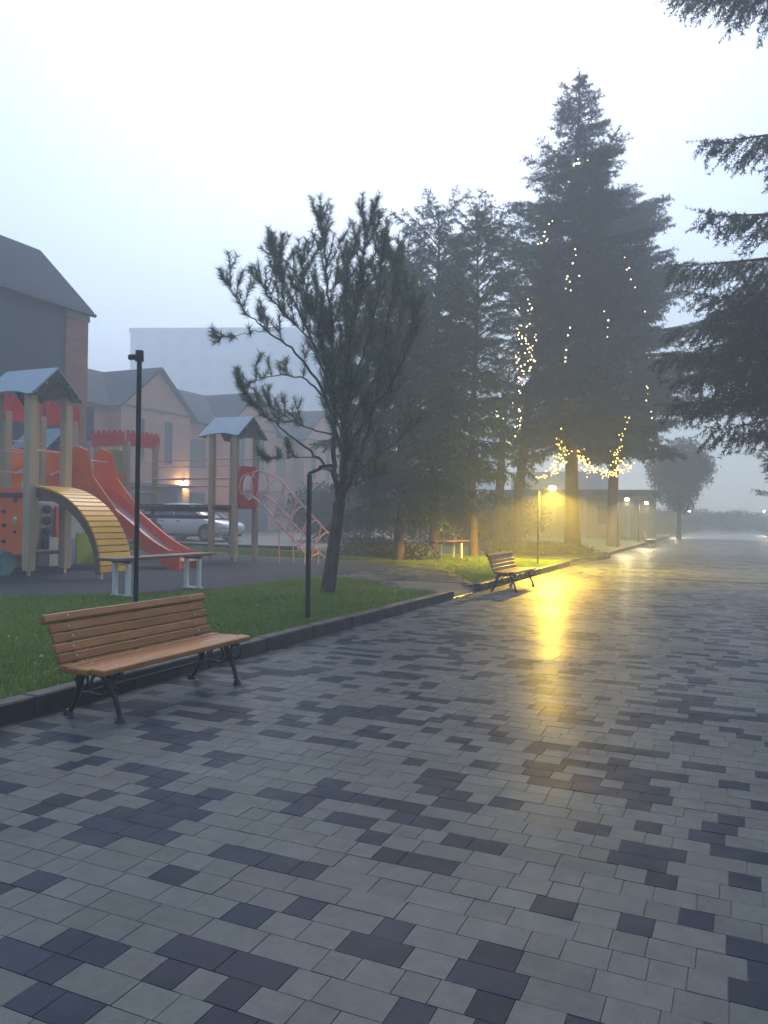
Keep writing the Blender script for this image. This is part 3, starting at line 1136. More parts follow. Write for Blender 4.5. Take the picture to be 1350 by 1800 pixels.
# roofed tower nearest the viewer
T1 = (-14.25, -13.27, 11.74, 12.68)
for u in T1[:2]:
    for v in T1[2:]:
        post(u, v, 3.78, w=0.095)
gable_roof(-14.55, -13.02, 11.50, 12.92, 3.72, 4.36)
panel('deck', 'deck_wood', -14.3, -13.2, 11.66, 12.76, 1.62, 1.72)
pn = panel('game_panel', 'play_orange', -14.9, -13.40, 11.70, 11.735, 0.42, 1.68)
for (x, z, mt, r) in ((-13.62, 1.16, 'play_white', 0.055), (-13.62, 1.05, 'play_green', 0.045), (-13.63, 0.9, 'play_dark', 0.035), (-13.62, 1.56, 'play_dark', 0.06),
                      (-13.93, 1.32, 'play_dark', 0.045), (-13.93, 1.03, 'play_dark', 0.045), (-13.93, 0.7, 'play_dark', 0.045),
                      (-14.0, 1.32, 'play_dark', 0.03), (-14.0, 1.03, 'play_dark', 0.03), (-14.0, 0.7, 'play_dark', 0.03),
                      (-13.46, 1.1, 'bolt_zinc', 0.018), (-13.46, 0.5, 'bolt_zinc', 0.018)):
    MB().sphere(A(x, 11.69, z), r, 10, 6, (1, 0.4, 1)).build('game_piece', mt, pn)
panel('edge_beam', 'play_orange', -14.9, -13.36, 11.66, 11.80, 1.70, 1.80)
rail((-14.9, 11.74, 2.65), (-13.37, 11.74, 2.52))
rail((-14.9, 11.74, 2.22), (-13.37, 11.74, 2.10))
rail((-13.27, 11.84, 2.60), (-13.27, 12.6, 2.60))
# panels and counter seen below that tower
panel('shelf', 'deck_wood', -14.2, -13.32, 11.9, 12.6, 0.42, 0.5)
bk = panel('back_panel', 'play_white', -14.28, -14.22, 11.9, 14.4, 0.1, 1.55)
panel('side_panel', 'play_olive', -14.20, -14.16, 12.0, 12.75, 0.55, 1.5)
for i, z in enumerate((1.38, 1.12, 0.88)):
    MB().sphere(A(-14.12, 12.98, z), 0.11, 12, 6, (0.5, 1, 1)).build('bead', 'play_dark', bk)
MB().sphere(A(-14.12, 12.96, 0.62), 0.14, 10, 6, (0.5, 0.9, 1.3)).build('bead', 'play_purple', bk)
panel('red_panel', 'play_red', -14.14, -14.10, 13.2, 13.65, 0.75, 1.45)
panel('lime_panel', 'play_green', -13.72, -13.68, 13.42, 14.05, 0.14, 0.85)
panel('white_panel', 'play_white', -13.8, -13.76, 12.72, 13.4, 0.12, 0.75)
tl = MB()
tl.tube([A(-16.2, 11.2, 0.28), A(-15.2, 11.35, 0.30), A(-14.1, 11.5, 0.26), A(-13.7, 11.55, 0.24)], [0.36, 0.36, 0.32, 0.26], 12)
tl.build('crawl_base', 'play_teal', pl, smooth=True)

# castle tower behind it
T2 = (-16.5, -15.4, 13.0, 15.0)
for (u, v) in ((-15.4, 12.95), (-15.4, 13.95), (-15.4, 14.95), (-16.6, 12.95), (-16.6, 14.95)):
    post(u, v, 3.62, w=0.085)
for v0, v1 in ((12.82, 13.90), (14.0, 15.1)):
    battlement(-15.36, 0, v0, v1, 3.42, 4.02, 'v')
battlement(-16.6, -15.4, 12.86, 0, 3.42, 4.02, 'u')
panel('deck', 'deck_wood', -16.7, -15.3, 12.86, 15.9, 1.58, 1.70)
for v0, v1 in ((13.02, 13.88), (14.02, 14.88)):
    pp = panel('rail_panel', 'play_orange', -15.43, -15.39, v0, v1, 1.72, 2.78)
    MB().tube([(0.09 + -15.43 - OX, v0 + 0.12 - OY, 2.2), (0.09 - 15.43 - OX, v1 - 0.12 - OY, 2.45)], 0.03, 8).build('handle', 'tube_white', pp)
panel('notice_plate', 'play_white', -15.385, -15.375, 13.35, 13.75, 1.78, 2.02)
panel('rail_panel', 'play_orange', -16.5, -15.5, 12.93, 12.97, 1.72, 2.7)
rail((-15.32, 13.0, 2.95), (-15.32, 13.9, 2.95))

# small roofed tower at the back
for (u, v) in ((-19.4, 16.9), (-18.5, 16.9), (-18.5, 17.9), (-19.4, 17.9)):
    post(u, v, 3.15)
gable_roof(-19.75, -18.2, 16.6, 18.2, 3.1, 3.8)
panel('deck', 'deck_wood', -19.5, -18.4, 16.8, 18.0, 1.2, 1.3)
panel('rail_panel', 'play_orange', -18.44, -18.4, 16.95, 17.85, 1.32, 2.3)

# slide
sl_ = MB()
prof = [(-15.35, 1.68), (-14.85, 1.66), (-14.55, 1.55), (-14.1, 1.28), (-13.55, 0.92), (-13.0, 0.56), (-12.6, 0.34), (-12.25, 0.24), (-11.95, 0.22)]
vA, vB = 14.93, 15.62
bed = MB()
vs, fs = [], []
for (u, z) in prof:
    vs += [A(u, vA, z), A(u, vB, z), A(u, vA, z - 0.04), A(u, vB, z - 0.04)]
for i in range(len(prof) - 1):
    a, b = 4 * i, 4 * i + 4
    fs += [(a, a + 1, b + 1, b), (a + 2, b + 2, b + 3, a + 3), (a, b, b + 2, a + 2), (a + 1, a + 3, b + 3, b + 1)]
fs += [(0, 2, 3, 1), (b, b + 1, b + 3, b + 2)]
slide = bed.add(vs, fs).build('slide', 'slide_steel', pl, smooth=True)
for vv, dv in ((vA, -0.05), (vB, 0.05)):
    sd = MB()
    up, lo = [], []
    for (u, z) in prof:
        hh = 0.30 if u < -14.4 else 0.24
        if u > -12.4:
            hh = 0.20
        up.append((u, z + hh))
        lo.append((u, max(0.0, z - 0.16) if u < -12.5 else 0.0))
    poly = [(u - OX, z) for u, z in up] + [(u - OX, z) for u, z in reversed(lo)]
    nq = len(up)
    vs = [(x, vv - OY, z) for x, z in poly] + [(x, vv + dv - OY, z) for x, z in poly]
    fs = []
    N2 = 2 * nq
    for i in range(nq - 1):
        j = N2 - 1 - i
        fs += [(i, i + 1, j - 1, j), (N2 + i, N2 + j, N2 + j - 1, N2 + i + 1)]
    for i in range(N2):
        k = (i + 1) % N2
        fs.append((i, N2 + i, N2 + k, k))
    sd.add(vs, fs)
    sd.build('slide_side', 'slide_red', slide)
    # tall hood boards at the entrance
    hb = MB()
    hood = [(-15.4, 1.5), (-15.4, 2.86), (-15.2, 3.0), (-14.98, 2.92), (-14.78, 2.86), (-14.72, 2.55), (-14.62, 2.2), (-14.3, 1.86), (-14.0, 1.55), (-13.8, 1.28),
            (-14.1, 1.2), (-14.6, 1.42)]
    hb.prism([(u - OX, z) for u, z in hood], 'y', vv + dv * 1.05 - OY, vv + dv * 1.7 - OY)
    hb.build('slide_hood', 'play_orange', slide)
MB().tube([A(-14.95, vA - 0.06, 2.62), A(-14.95, vB + 0.06, 2.62)], 0.022, 8).build('grab_bar', 'tube_white', slide)
MB().bb(-12.3 - OX, -12.2 - OX, vA - OY - 0.04, vB - OY + 0.04, 0.0, 0.2).build('slide_foot', 'slide_red', slide)

# arched yellow ramp of separate planks
ru0, rv0, rv1 = -13.36, 11.88, 12.60
NP = 20
ramp_side = None
for vv in (rv0 - 0.03, rv1 + 0.03):
    o_, i_ = [], []
    for k in range(25):
        t = R(92) * k / 24
        o_.append((ru0 + 1.92 * math.sin(t), 0.16 + 1.66 * math.cos(t)))
        i_.append((ru0 + 1.80 * math.sin(t), 0.14 + 1.50 * math.cos(t)))
    m = MB()
    vs = [(u - OX, vv - 0.025 - OY, z) for u, z in o_ + i_] + [(u - OX, vv + 0.025 - OY, z) for u, z in o_ + i_]
    fs = []
    for k in range(24):
        fs += [(k, k + 1, 26 + k, 25 + k), (50 + k, 75 + k, 76 + k, 51 + k), (k, 50 + k, 51 + k, k + 1), (25 + k, 26 + k, 76 + k, 75 + k)]
    fs += [(0, 25, 75, 50), (24, 74, 99, 49)]
    rs = m.add(vs, fs).build('ramp', 'ramp_side', pl)
    if ramp_side is None:
        ramp_side = rs
for k in range(NP):
    t = R(91) * (k + 0.5) / NP
    cu, cz = ru0 + 1.95 * math.sin(t), 0.16 + 1.69 * math.cos(t)
    tx, tz = 1.95 * math.cos(t), -1.69 * math.sin(t)
    ln = math.hypot(tx, tz) * R(91) / NP
    an = math.atan2(-tz, tx)
    MB().box((cu - OX, (rv0 + rv1) / 2 - OY, cz), (ln - 0.022, rv1 - rv0 + 0.14, 0.04), Matrix.Rotation(an, 3, 'Y')) \
        .build('plank', 'ramp_yellow', ramp_side, bevel=0.008)
for vv in (rv0, rv1):
    MB().bb(-11.49 - OX, -11.43 - OX, vv - OY - 0.03, vv - OY + 0.03, -0.02, 0.2).build('ramp_foot', 'bolt_zinc', ramp_side)

# castle tower in the middle distance
for (u, v) in ((-16.6, 18.2), (-16.6, 19.44), (-17.8, 18.2), (-17.8, 19.44)):
    post(u, v, 3.45)
battlement(-16.56, 0, 18.1, 19.55, 3.3, 3.78, 'v')
battlement(-17.9, -16.62, 18.08, 0, 3.3, 3.78, 'u')
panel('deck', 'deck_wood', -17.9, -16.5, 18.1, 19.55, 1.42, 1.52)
cpn = panel('climbing_panel', 'play_olive', -16.9, -16.66, 17.55, 18.12, 1.2, 3.2, bevel=0.05)
panel('rail_panel', 'play_orange', -16.64, -16.6, 17.6, 18.1, 1.5, 2.5)
for z in (1.95, 2.4, 2.9):
    rail((-16.6, 18.2, z), (-16.6, 19.44, z), 0.014)
# hanging bridge to the right hand tower
for z, r in ((2.92, 0.020), (2.72, 0.016), (2.35, 0.03), (2.12, 0.02)):
    rail((-16.55, 19.3, z), (-13.45, 18.95, z), r, 'play_pink' if z < 2.6 else 'tube_white', 'bridge_rail')
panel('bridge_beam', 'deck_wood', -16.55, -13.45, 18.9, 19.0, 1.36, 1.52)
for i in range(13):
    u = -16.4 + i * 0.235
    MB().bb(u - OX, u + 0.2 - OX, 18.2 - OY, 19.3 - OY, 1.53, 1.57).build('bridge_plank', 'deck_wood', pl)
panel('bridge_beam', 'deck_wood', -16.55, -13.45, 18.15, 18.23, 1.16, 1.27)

# right hand roofed tower
T4 = (-13.45, -12.67, 18.12, 19.12)
for u in T4[:2]:
    for v in T4[2:]:
        post(u, v, 3.55)
gable_roof(-13.75, -12.42, 17.86, 19.38, 3.48, 4.08)
panel('deck', 'deck_wood', -13.5, -12.6, 18.05, 19.2, 1.46, 1.56)
for i in range(6):
    z = 0.22 + i * 0.235
    rail((-13.45, 18.12, z), (-12.67, 18.12, z), 0.016, 'tube_white', 'rung')
for z in (2.0, 2.45, 2.9):
    rail((-13.45, 19.12, z), (-12.67, 19.12, z), 0.014)
# red panel with round opening
m = MB()
hole, sq = [], []
cv_, cz_ = 18.62, 2.08
for k in range(24):
    a = 2 * math.pi * k / 24
    hole.append((cv_ + 0.30 * math.cos(a), cz_ + 0.36 * math.sin(a)))
    c_, s_ = math.cos(a), math.sin(a)
    q = max(abs(c_) / 0.47, abs(s_) / 0.60)
    sq.append((cv_ + c_ / q, cz_ - 0.02 + s_ / q))
vs = []
for uu in (-12.60, -12.56):
    vs += [A(uu, v, z) for v, z in sq] + [A(uu, v, z) for v, z in hole]
fs = []
for k in range(24):
    k2 = (k + 1) % 24
    fs += [(k, k2, 24 + k2, 24 + k), (48 + k, 72 + k, 72 + k2, 48 + k2), (k, 48 + k, 48 + k2, k2), (24 + k, 24 + k2, 72 + k2, 72 + k)]
m.add(vs, fs).build('hole_panel', 'play_red', pl)
# climbing tunnel of white hoops
tun = MB()
axis = [(-12.55, 2.08, 0.0), (-12.2, 2.10, 0), (-11.75, 1.86, 1), (-11.35, 1.48, 1), (-10.95, 1.10, 1), (-10.55, 0.72, 1), (-10.2, 0.40, 1)]
tn = None
rr = 0.46
for i, (u, z, s) in enumerate(axis):
    pts = []
    for k in range(17):
        a = R(-35) + R(250) * k / 16
        pts.append(A(u + (0.18 * s * math.sin(a)), 18.62 + rr * math.cos(a), max(0.02, z + (rr if i else 0.38) * math.sin(a))))
    hp = MB().tube(pts, 0.021, 6)
    if tn is None:
        tn = hp.build('climbing_tunnel', 'tube_white', pl, smooth=True)
    else:
        hp.build('hoop', 'tube_white', tn, smooth=True)
for a in (R(-35), R(0), R(45), R(90), R(135), R(180), R(215)):
    pts = [A(u + 0.18 * s * math.sin(a), 18.62 + rr * math.cos(a), max(0.02, z + (rr if i else 0.38) * math.sin(a))) for i, (u, z, s) in enumerate(axis)]
    if a in (R(0), R(45), R(135), R(180)):
        continue
    MB().tube(pts, 0.024, 6).build('long_bar', 'tube_white', tn, smooth=True)
for k in range(6):
    u, z = -12.1 + k * 0.33, 1.62 - k * 0.27
    MB().tube([A(u, 18.26, z + 0.03), A(u, 18.62, z - 0.05), A(u, 18.98, z + 0.03)], 0.015, 6).build('rope_rung', 'tube_white', tn)
for u, z in ((-11.3, 1.1), (-10.5, 0.4)):
    for vv in (18.25, 18.99):
        MB().tube([A(u, vv, -0.02), A(u, vv, z)], 0.016, 6).build('tunnel_leg', 'tube_white', tn)

# ================================================================== CAR
car = thing('parked_car', 'white parked car seen from the side behind the playground', 'car', (-22.4, 28.85, 0.2))


def loft(sections, mt, name, parent, smooth=True):
    """sections: list of (x, [(y,z)...]) with equal point counts, closed loops"""
    m = MB()
    vs, fs = [], []
    n = len(sections[0][1])
    for x, pts in sections:
        vs += [(x, y, z) for y, z in pts]
    for i in range(len(sections) - 1):
        for k in range(n):
            k2 = (k + 1) % n
            fs.append((i * n + k, i * n + k2, (i + 1) * n + k2, (i + 1) * n + k))
    fs += [tuple(range(n)), tuple((len(sections) - 1) * n + k for k in range(n - 1, -1, -1))]
    return m.add(vs, fs).build(name, mt, parent, smooth=smooth)


def body_ring(w, z0, z1, sh):
    """lower body: symmetric ring"""
    h = [(w * 0.86, z0), (w * 0.99, z0 + (z1 - z0) * 0.25), (w, z0 + (z1 - z0) * 0.55), (w * 0.97, z1 - 0.05), (w * sh, z1)]
    return [(-y, z) for y, z in h[::-1]][::-1][::-1] + [(y, z) for y, z in h[::-1]][::-1] if False else \
        [(y, z) for y, z in h] + [(-y, z) for y, z in h[::-1]]


secs = [(-2.28, body_ring(0.72, 0.45, 0.86, 0.8)), (-2.18, body_ring(0.86, 0.30, 1.0, 0.85)), (-1.7, body_ring(0.90, 0.24, 1.04, 0.9)),
        (-0.8, body_ring(0.91, 0.24, 1.04, 0.92)), (0.4, body_ring(0.91, 0.24, 1.02, 0.92)), (1.0, body_ring(0.91, 0.24, 1.0, 0.9)),
        (1.7, body_ring(0.90, 0.26, 0.92, 0.86)), (2.15, body_ring(0.84, 0.30, 0.80, 0.84)), (2.33, body_ring(0.66, 0.42, 0.66, 0.85))]
body = loft(secs, 'car_white', 'body', car)


def top_ring(w0, w1, z0, z1):
    return [(w0, z0), (w1, z1 - 0.05), (w1 * 0.86, z1), (-w1 * 0.86, z1), (-w1, z1 - 0.05), (-w0, z0)]


secs = [(-2.02, top_ring(0.80, 0.78, 0.98, 1.08)), (-1.66, top_ring(0.82, 0.68, 0.98, 1.50)), (-1.1, top_ring(0.83, 0.66, 0.98, 1.60)),
        (-0.3, top_ring(0.83, 0.66, 0.98, 1.63)), (0.25, top_ring(0.83, 0.65, 0.98, 1.58)), (0.75, top_ring(0.82, 0.70, 0.97, 1.30)),
        (1.2, top_ring(0.80, 0.78, 0.95, 1.02))]
loft(secs, 'glass_dark', 'windows', car)
secs = [(-1.72, top_ring(0.70, 0.69, 1.47, 1.53)), (-1.1, top_ring(0.69, 0.67, 1.55, 1.635)), (-0.3, top_ring(0.68, 0.67, 1.58, 1.665)),
        (0.3, top_ring(0.68, 0.66, 1.53, 1.60))]
loft(secs, 'car_white', 'roof', car)
for sy in (-1, 1):
    for x0, z0_, x1, z1_ in ((0.3, 1.56, 1.2, 1.0), (-0.45, 1.60, -0.45, 1.02), (-1.25, 1.56, -1.45, 1.02), (-1.75, 1.48, -2.05, 1.02)):
        MB().tube([(x0, sy * 0.685, z0_), ((x0 + x1) / 2, sy * 0.765, (z0_ + z1_) / 2), (x1, sy * 0.835, z1_)], 0.03, 6).build('pillar', 'car_white', car)
    for x in (-1.36, 1.34):
        w = MB().tube([(x, sy * 0.70, 0.33), (x, sy * 0.93, 0.33)], 0.335, 20).build('wheel', 'tyre', car)
        MB().tube([(x, sy * 0.90, 0.33), (x, sy * 0.94, 0.33)], 0.215, 16).build('rim', 'rim', w)
        MB().tube([(x, sy * 0.78, 0.36), (x, sy * 0.918, 0.36)], 0.41, 20).build('wheel_arch', 'car_black', car)
    MB().bb(-2.0, 2.0, sy * 0.87 - 0.03, sy * 0.87 + 0.03, 0.20, 0.32).build('sill', 'car_black', car)
    MB().sphere((2.12, sy * 0.66, 0.68), 0.13, 10, 6, (1.1, 1.3, 0.7)).build('headlight', 'headlight', car)
    MB().sphere((-2.16, sy * 0.70, 0.86), 0.13, 10, 6, (0.7, 1.2, 0.9)).build('tail_light', 'tail_red', car)
    MB().sphere((0.72, sy * 0.98, 1.04), 0.10, 8, 5, (0.8, 1, 0.7)).build('mirror', 'car_white', car)
    for x in (-0.15, -1.05):
        MB().bb(x - 0.1, x + 0.1, sy * 0.915 - 0.012, sy * 0.915 + 0.012, 0.86, 0.89).build('door_handle', 'car_black', car)
MB().bb(-2.3, -2.2, -0.26, 0.26, 0.52, 0.64).build('number_plate', 'white_paint', car)

# ================================================================== TREES


def unit(a):
    return a / np.maximum(np.linalg.norm(a, axis=-1, keepdims=True), 1e-9)


def needles(P0, P1, per_m, nl, nw, r, fwd=0.6, spread=1.0, grav=0.0):
    """thin needle triangles around twig segments P0->P1"""
    P0, P1 = np.asarray(P0, float), np.asarray(P1, float)
    D = P1 - P0
    L = np.linalg.norm(D, axis=1)
    cnt = np.maximum(2, np.round(L * per_m * r.uniform(0.8, 1.2, len(L)))).astype(int)
    idx = np.repeat(np.arange(len(L)), cnt)
    n = len(idx)
    Du = unit(D)[idx]
    pos = P0[idx] + D[idx] * r.uniform(0, 1.0, (n, 1))
    rad = r.normal(0, 1, (n, 3))
    rad = unit(rad - Du * (rad * Du).sum(1, keepdims=True))
    nd = unit(Du * fwd + rad * spread + r.normal(0, 0.15, (n, 3)) + np.array([0, 0, -grav]))
    ln = nl * r.uniform(0.65, 1.2, (n, 1))
    side = unit(np.cross(nd, r.normal(0, 1, (n, 3)))) * (nw * 0.5) * r.uniform(0.7, 1.3, (n, 1))
    V = np.stack([pos - side, pos + side, pos + nd * ln], 1).reshape(-1, 3)
    return V


def tri_obj(name, V, m, parent):
    return np_obj(name, V, np.arange(len(V)).reshape(-1, 3), m, parent)


def branch_foliage(base, az, Lb, rise, droop, tipup, r, tw_len, tw_gap, hang, out_tubes, segs, r0=0.03, wob=0.12, side_ang=52, start=0.15):
    """one conifer branch: a curved limb with paired side twigs"""
    ca, sa = math.cos(az), math.sin(az)
    npt = 8
    pts = []
    w1, w2 = r.normal(0, wob), r.normal(0, wob)
    for i in range(npt):
        s = i / (npt - 1)
        rad = Lb * s
        h = Lb * (rise * s - droop * s * s + tipup * s ** 4)
        lat = Lb * (w1 * s * s + w2 * s * s * s) * 0.6
        pts.append((base[0] + ca * rad - sa * lat, base[1] + sa * rad + ca * lat, base[2] + h))
    pts = np.array(pts)
    if out_tubes is not None:
        out_tubes.append((pts[::2] if npt > 5 else pts, [r0, r0 * 0.7, r0 * 0.45, r0 * 0.2][:len(pts[::2])]))
    k = max(4, int(Lb / tw_gap))
    for j in range(k):
        s = start + (1 - start) * (j + r.uniform(0.2, 0.8)) / k
        f = s * (npt - 1)
        i0 = min(npt - 2, int(f))
        p = pts[i0] + (pts[i0 + 1] - pts[i0]) * (f - i0)
        t = pts[i0 + 1] - pts[i0]
        t = t / np.linalg.norm(t)
        for sd in (-1, 1):
            a = R(side_ang + r.normal(0, 12)) * sd
            c_, s_ = math.cos(a), math.sin(a)
            d = np.array([t[0] * c_ - t[1] * s_, t[0] * s_ + t[1] * c_, t[2] * 0.6 - hang * r.uniform(0.2, 1.3) + r.normal(0, 0.1)])
            d /= np.linalg.norm(d)
            ln = tw_len * (1.08 - 0.72 * s) * r.uniform(0.6, 1.2) * min(1.0, 0.22 + Lb / 2.6)
            q = p + d * ln * 0.55
            e = q + (d + np.array([0, 0, -0.35 * hang + 0.12])) * ln * 0.5
            segs.append((p, q))
            segs.append((q, e))
            if ln > 0.45:
                for _ in range(3):
                    g = r.uniform(0.25, 0.95)
                    pp = p + (e - p) * g
                    b = R(r.choice([-1, 1]) * r.uniform(30, 60))
                    dd = np.array([d[0] * math.cos(b) - d[1] * math.sin(b), d[0] * math.sin(b) + d[1] * math.cos(b), d[2] - 0.25 * hang])
                    segs.append((pp, pp + dd * ln * 0.4 * r.uniform(0.6, 1.1)))
    segs.append((pts[-3], pts[-1]))
    segs.append((pts[-1], pts[-1] + (pts[-1] - pts[-2]) * 0.6))


def trunk_mesh(parent, pts, rad, m, n=10, tubes=(), name='trunk'):
    mb = MB().tube(pts, rad, n)
    t = mb.build(name, m, parent, smooth=True)
    if tubes:
        lb = MB()
        for p, rr in tubes:
            lb.tube(p, rr, 4, cap=False)
        lb.build('limbs', m, parent)
    return t


def conifer(name, label, loc, H, z0, radf, seed, nb, mt, bark, trunk_r=0.22, rise=0.15, droop=0.35, tipup=0.12, tw_len=0.8, tw_gap=0.16, hang=0.35,
            per_m=26, nl=0.11, nw=0.03, lean=(0, 0), skip=None, explicit=(), cat='tree', group='conifers in the park', fwd=0.7, top_rise=0.5, side_ang=52,
            trunks=None, fgrav=0.1):
    r = np.random.default_rng(seed)
    t = thing(name, label, cat, loc, 0, group)

    def ax(z):
        s = z / H
        return (lean[0] * s + 0.05 * math.sin(z * 0.7 + seed), lean[1] * s + 0.05 * math.cos(z * 0.6 + seed), z)
    tubes, segs = [], []
    ga = 2.39996
    for i in range(nb):
        s = ((i + r.uniform(0, 1)) / nb) ** 0.92
        z = z0 + (H - z0) * s * 0.985
        az = i * ga + r.normal(0, 0.5)
        lump = 1 + 0.22 * math.sin(az * 2 + seed * 1.7 + z * 0.9) + 0.16 * math.sin(az * 3 - z * 1.7 + seed)
        Lb = radf(s) * lump * r.choice([r.uniform(0.5, 0.9), r.uniform(0.8, 1.05), r.uniform(1.0, 1.28)], p=[0.25, 0.5, 0.25])
        if skip and skip(z, az):
            continue
        rs = rise + (top_rise - rise) * s
        branch_foliage(ax(z), az, Lb, rs + r.normal(0, 0.08), droop * (1 - 0.6 * s) * r.uniform(0.6, 1.3), tipup, r, tw_len, tw_gap, hang * (1 - 0.5 * s),
                       tubes, segs, r0=0.012 + 0.012 * Lb, side_ang=side_ang)
    for (z, az, Lb, rs, dr, tu) in explicit:
        branch_foliage(ax(z), az, Lb, rs, dr, tu, r, tw_len, tw_gap * 0.8, hang, tubes, segs, r0=0.02 + 0.012 * Lb, side_ang=side_ang, start=0.3)
    # leader
    for k in range(5):
        z = H * (0.93 + 0.016 * k)
        segs.append((np.array(ax(z)), np.array(ax(z + H * 0.016))))
    P0 = np.array([a for a, b in segs])
    P1 = np.array([b for a, b in segs])
    V = needles(P0, P1, per_m, nl, nw, r, fwd=fwd, spread=1.0, grav=fgrav)
    if trunks is None:
        pts = [ax(H * k / 10) for k in range(11)]
        pts[0] = (pts[0][0], pts[0][1], -0.05)
        rad = [trunk_r * (1.25 if k == 0 else 1.0) * (1 - k / 10.4) + 0.012 for k in range(11)]
        trunk_mesh(t, pts, rad, bark, tubes=tubes)
    else:
        for i, (pts, rad) in enumerate(trunks):
            trunk_mesh(t, pts, rad, bark, tubes=tubes if i == 0 else ())
    tri_obj('crown', V, mt, t)
    return t


def prof(*kv):
    xs, ys = zip(*kv)
    return lambda s: float(np.interp(s, xs, ys))


# --- the two tall spruces hung with lights
S1_LOC = (-5.67, 29.96, GZ)
conifer('spruce_tree', 'tallest spruce with pointed top, strung with fairy lights', S1_LOC, 18.2, 3.9,
        prof((0, 2.2), (0.12, 2.9), (0.35, 2.75), (0.55, 2.4), (0.68, 2.1), (0.73, 1.4), (0.86, 1.0), (0.96, 0.45), (1, 0.2)), 21, 235,
        'needle_spruce', 'bark_spruce', trunk_r=0.27, tw_len=0.95, per_m=58, nl=0.13, nw=0.028, hang=0.5)
S2_LOC = (-5.38, 38.8, GZ)
conifer('spruce_tree', 'broad dark spruce just right of the tallest one, thick bare lower trunk', S2_LOC, 17.2, 4.4,
        prof((0, 3.0), (0.1, 4.0), (0.4, 3.7), (0.7, 2.8), (0.85, 1.9), (1, 0.6)), 22, 230,
        'needle_spruce', 'bark_spruce', trunk_r=0.27, tw_len=1.1, per_m=48, nl=0.15, nw=0.034, hang=0.5)

# --- junipers with soft drooping sprays
JF = dict(mt='needle_juniper', bark='bark_pine', tw_len=0.85, tw_gap=0.15, per_m=62, nl=0.13, nw=0.027, rise=0.35, top_rise=1.3, droop=0.55, tipup=0.0, hang=0.75,
          fgrav=0.45)
conifer('juniper_tree', 'dark feathery juniper close behind the pine, boughs hanging low', (-9.1, 21.3, GZ), 8.6, 1.0,
        prof((0, 1.7), (0.15, 2.3), (0.5, 2.1), (0.8, 1.4), (1, 0.4)), 31, 120, trunk_r=0.15, **JF)
conifer('juniper_tree', 'tall juniper with double tip, right of the pine', (-9.5, 25.3, GZ), 11.9, 1.1,
        prof((0, 1.5), (0.15, 2.2), (0.5, 1.9), (0.78, 1.6), (0.92, 1.0), (1, 0.4)), 32, 115, trunk_r=0.17, **JF)
conifer('juniper_tree', 'tall juniper on thin bare trunk behind the white legged bench', (-8.03, 25.1, GZ), 11.6, 2.1,
        prof((0, 1.1), (0.2, 1.8), (0.55, 1.6), (0.82, 1.4), (1, 0.4)), 33, 95, trunk_r=0.13, **JF)
conifer('juniper_tree', 'leaning pale twin trunk conifer between junipers and tallest spruce', (-8.5, 32.0, GZ), 12.5, 3.2,
        prof((0, 0.6), (0.15, 1.4), (0.5, 1.8), (0.8, 1.3), (1, 0.3)), 34, 150, lean=(1.6, -0.3),
        trunks=[([(0.15, 0, -0.05), (0.2, 0, 2), (0.55, -0.1, 5), (1.1, -0.2, 8.4), (1.55, -0.3, 12.4)], [0.26, 0.2, 0.17, 0.12, 0.02]),
                ([(-0.65, 0.1, -0.05), (-0.62, 0.1, 2), (-0.5, 0, 4.5), (-0.2, -0.1, 7.5)], [0.24, 0.19, 0.15, 0.04])],
        **{**JF, 'bark': 'bark_pale'})

# --- big near spruce at the right edge
N1 = (3.2, 20.5, 0.1)
toward = math.atan2(18.2 - 20.5, -1.2 - 3.2)
conifer('spruce_tree', 'big dark spruce reaching in from the right picture edge', N1, 22.0, 3.6,
        prof((0, 3.6), (0.06, 4.4), (0.22, 4.1), (0.3, 3.2), (0.5, 2.6), (0.75, 2.0), (1, 0.3)), 41, 210, 'needle_near', 'bark_spruce', trunk_r=0.34, tw_len=1.15,
        tw_gap=0.12, per_m=85, nl=0.095, nw=0.022, hang=0.85, rise=-0.02, droop=0.32, tipup=0.18,
        skip=lambda z, az: z > 6.4 and math.cos(az - toward) > -0.2,
        explicit=[(13.2, toward + 0.05, 5.2, 0.02, 0.14, 0.06), (13.6, toward - 0.25, 4.8, 0.05, 0.12, 0.06), (12.9, toward + 0.35, 4.6, 0.1, 0.1, 0.0),
                  (10.2, toward + 0.02, 4.1, 0.02, 0.22, 0.14), (9.0, toward + 0.3, 3.4, 0.05, 0.2, 0.1),
                  (8.3, toward - 0.02, 4.5, 0.04, 0.25, 0.16), (7.4, toward - 0.3, 4.8, 0.1, 0.2, 0.1), (7.0, toward + 0.35, 4.2, 0.05, 0.2, 0.1),
                  (6.7, toward + 0.05, 5.0, 0.0, 0.28, 0.16), (6.0, toward - 0.22, 5.0, 0.0, 0.3, 0.14), (5.3, toward + 0.1, 5.1, -0.02, 0.26, 0.1),
                  (4.6, toward - 0.1, 4.9, 0.0, 0.25, 0.12),] +
                 [(z, toward + a, l, 0.0, 0.3, 0.1) for z, a, l in ((7.2, 0.15, 3.6), (6.9, -0.45, 4.0), (6.4, 0.4, 3.8), (6.2, 0.6, 3.8), (5.7, -0.5, 4.2), (5.5, 0.45, 4.0),
                  (5.0, -0.35, 4.3), (4.9, 0.65, 3.6), (6.8, 0.0, 4.2), (7.3, 0.5, 3.4), (5.9, -0.1, 4.0), (6.6, -0.15, 3.4), (5.8, 0.2, 3.3), (5.2, 0.0, 3.6))])

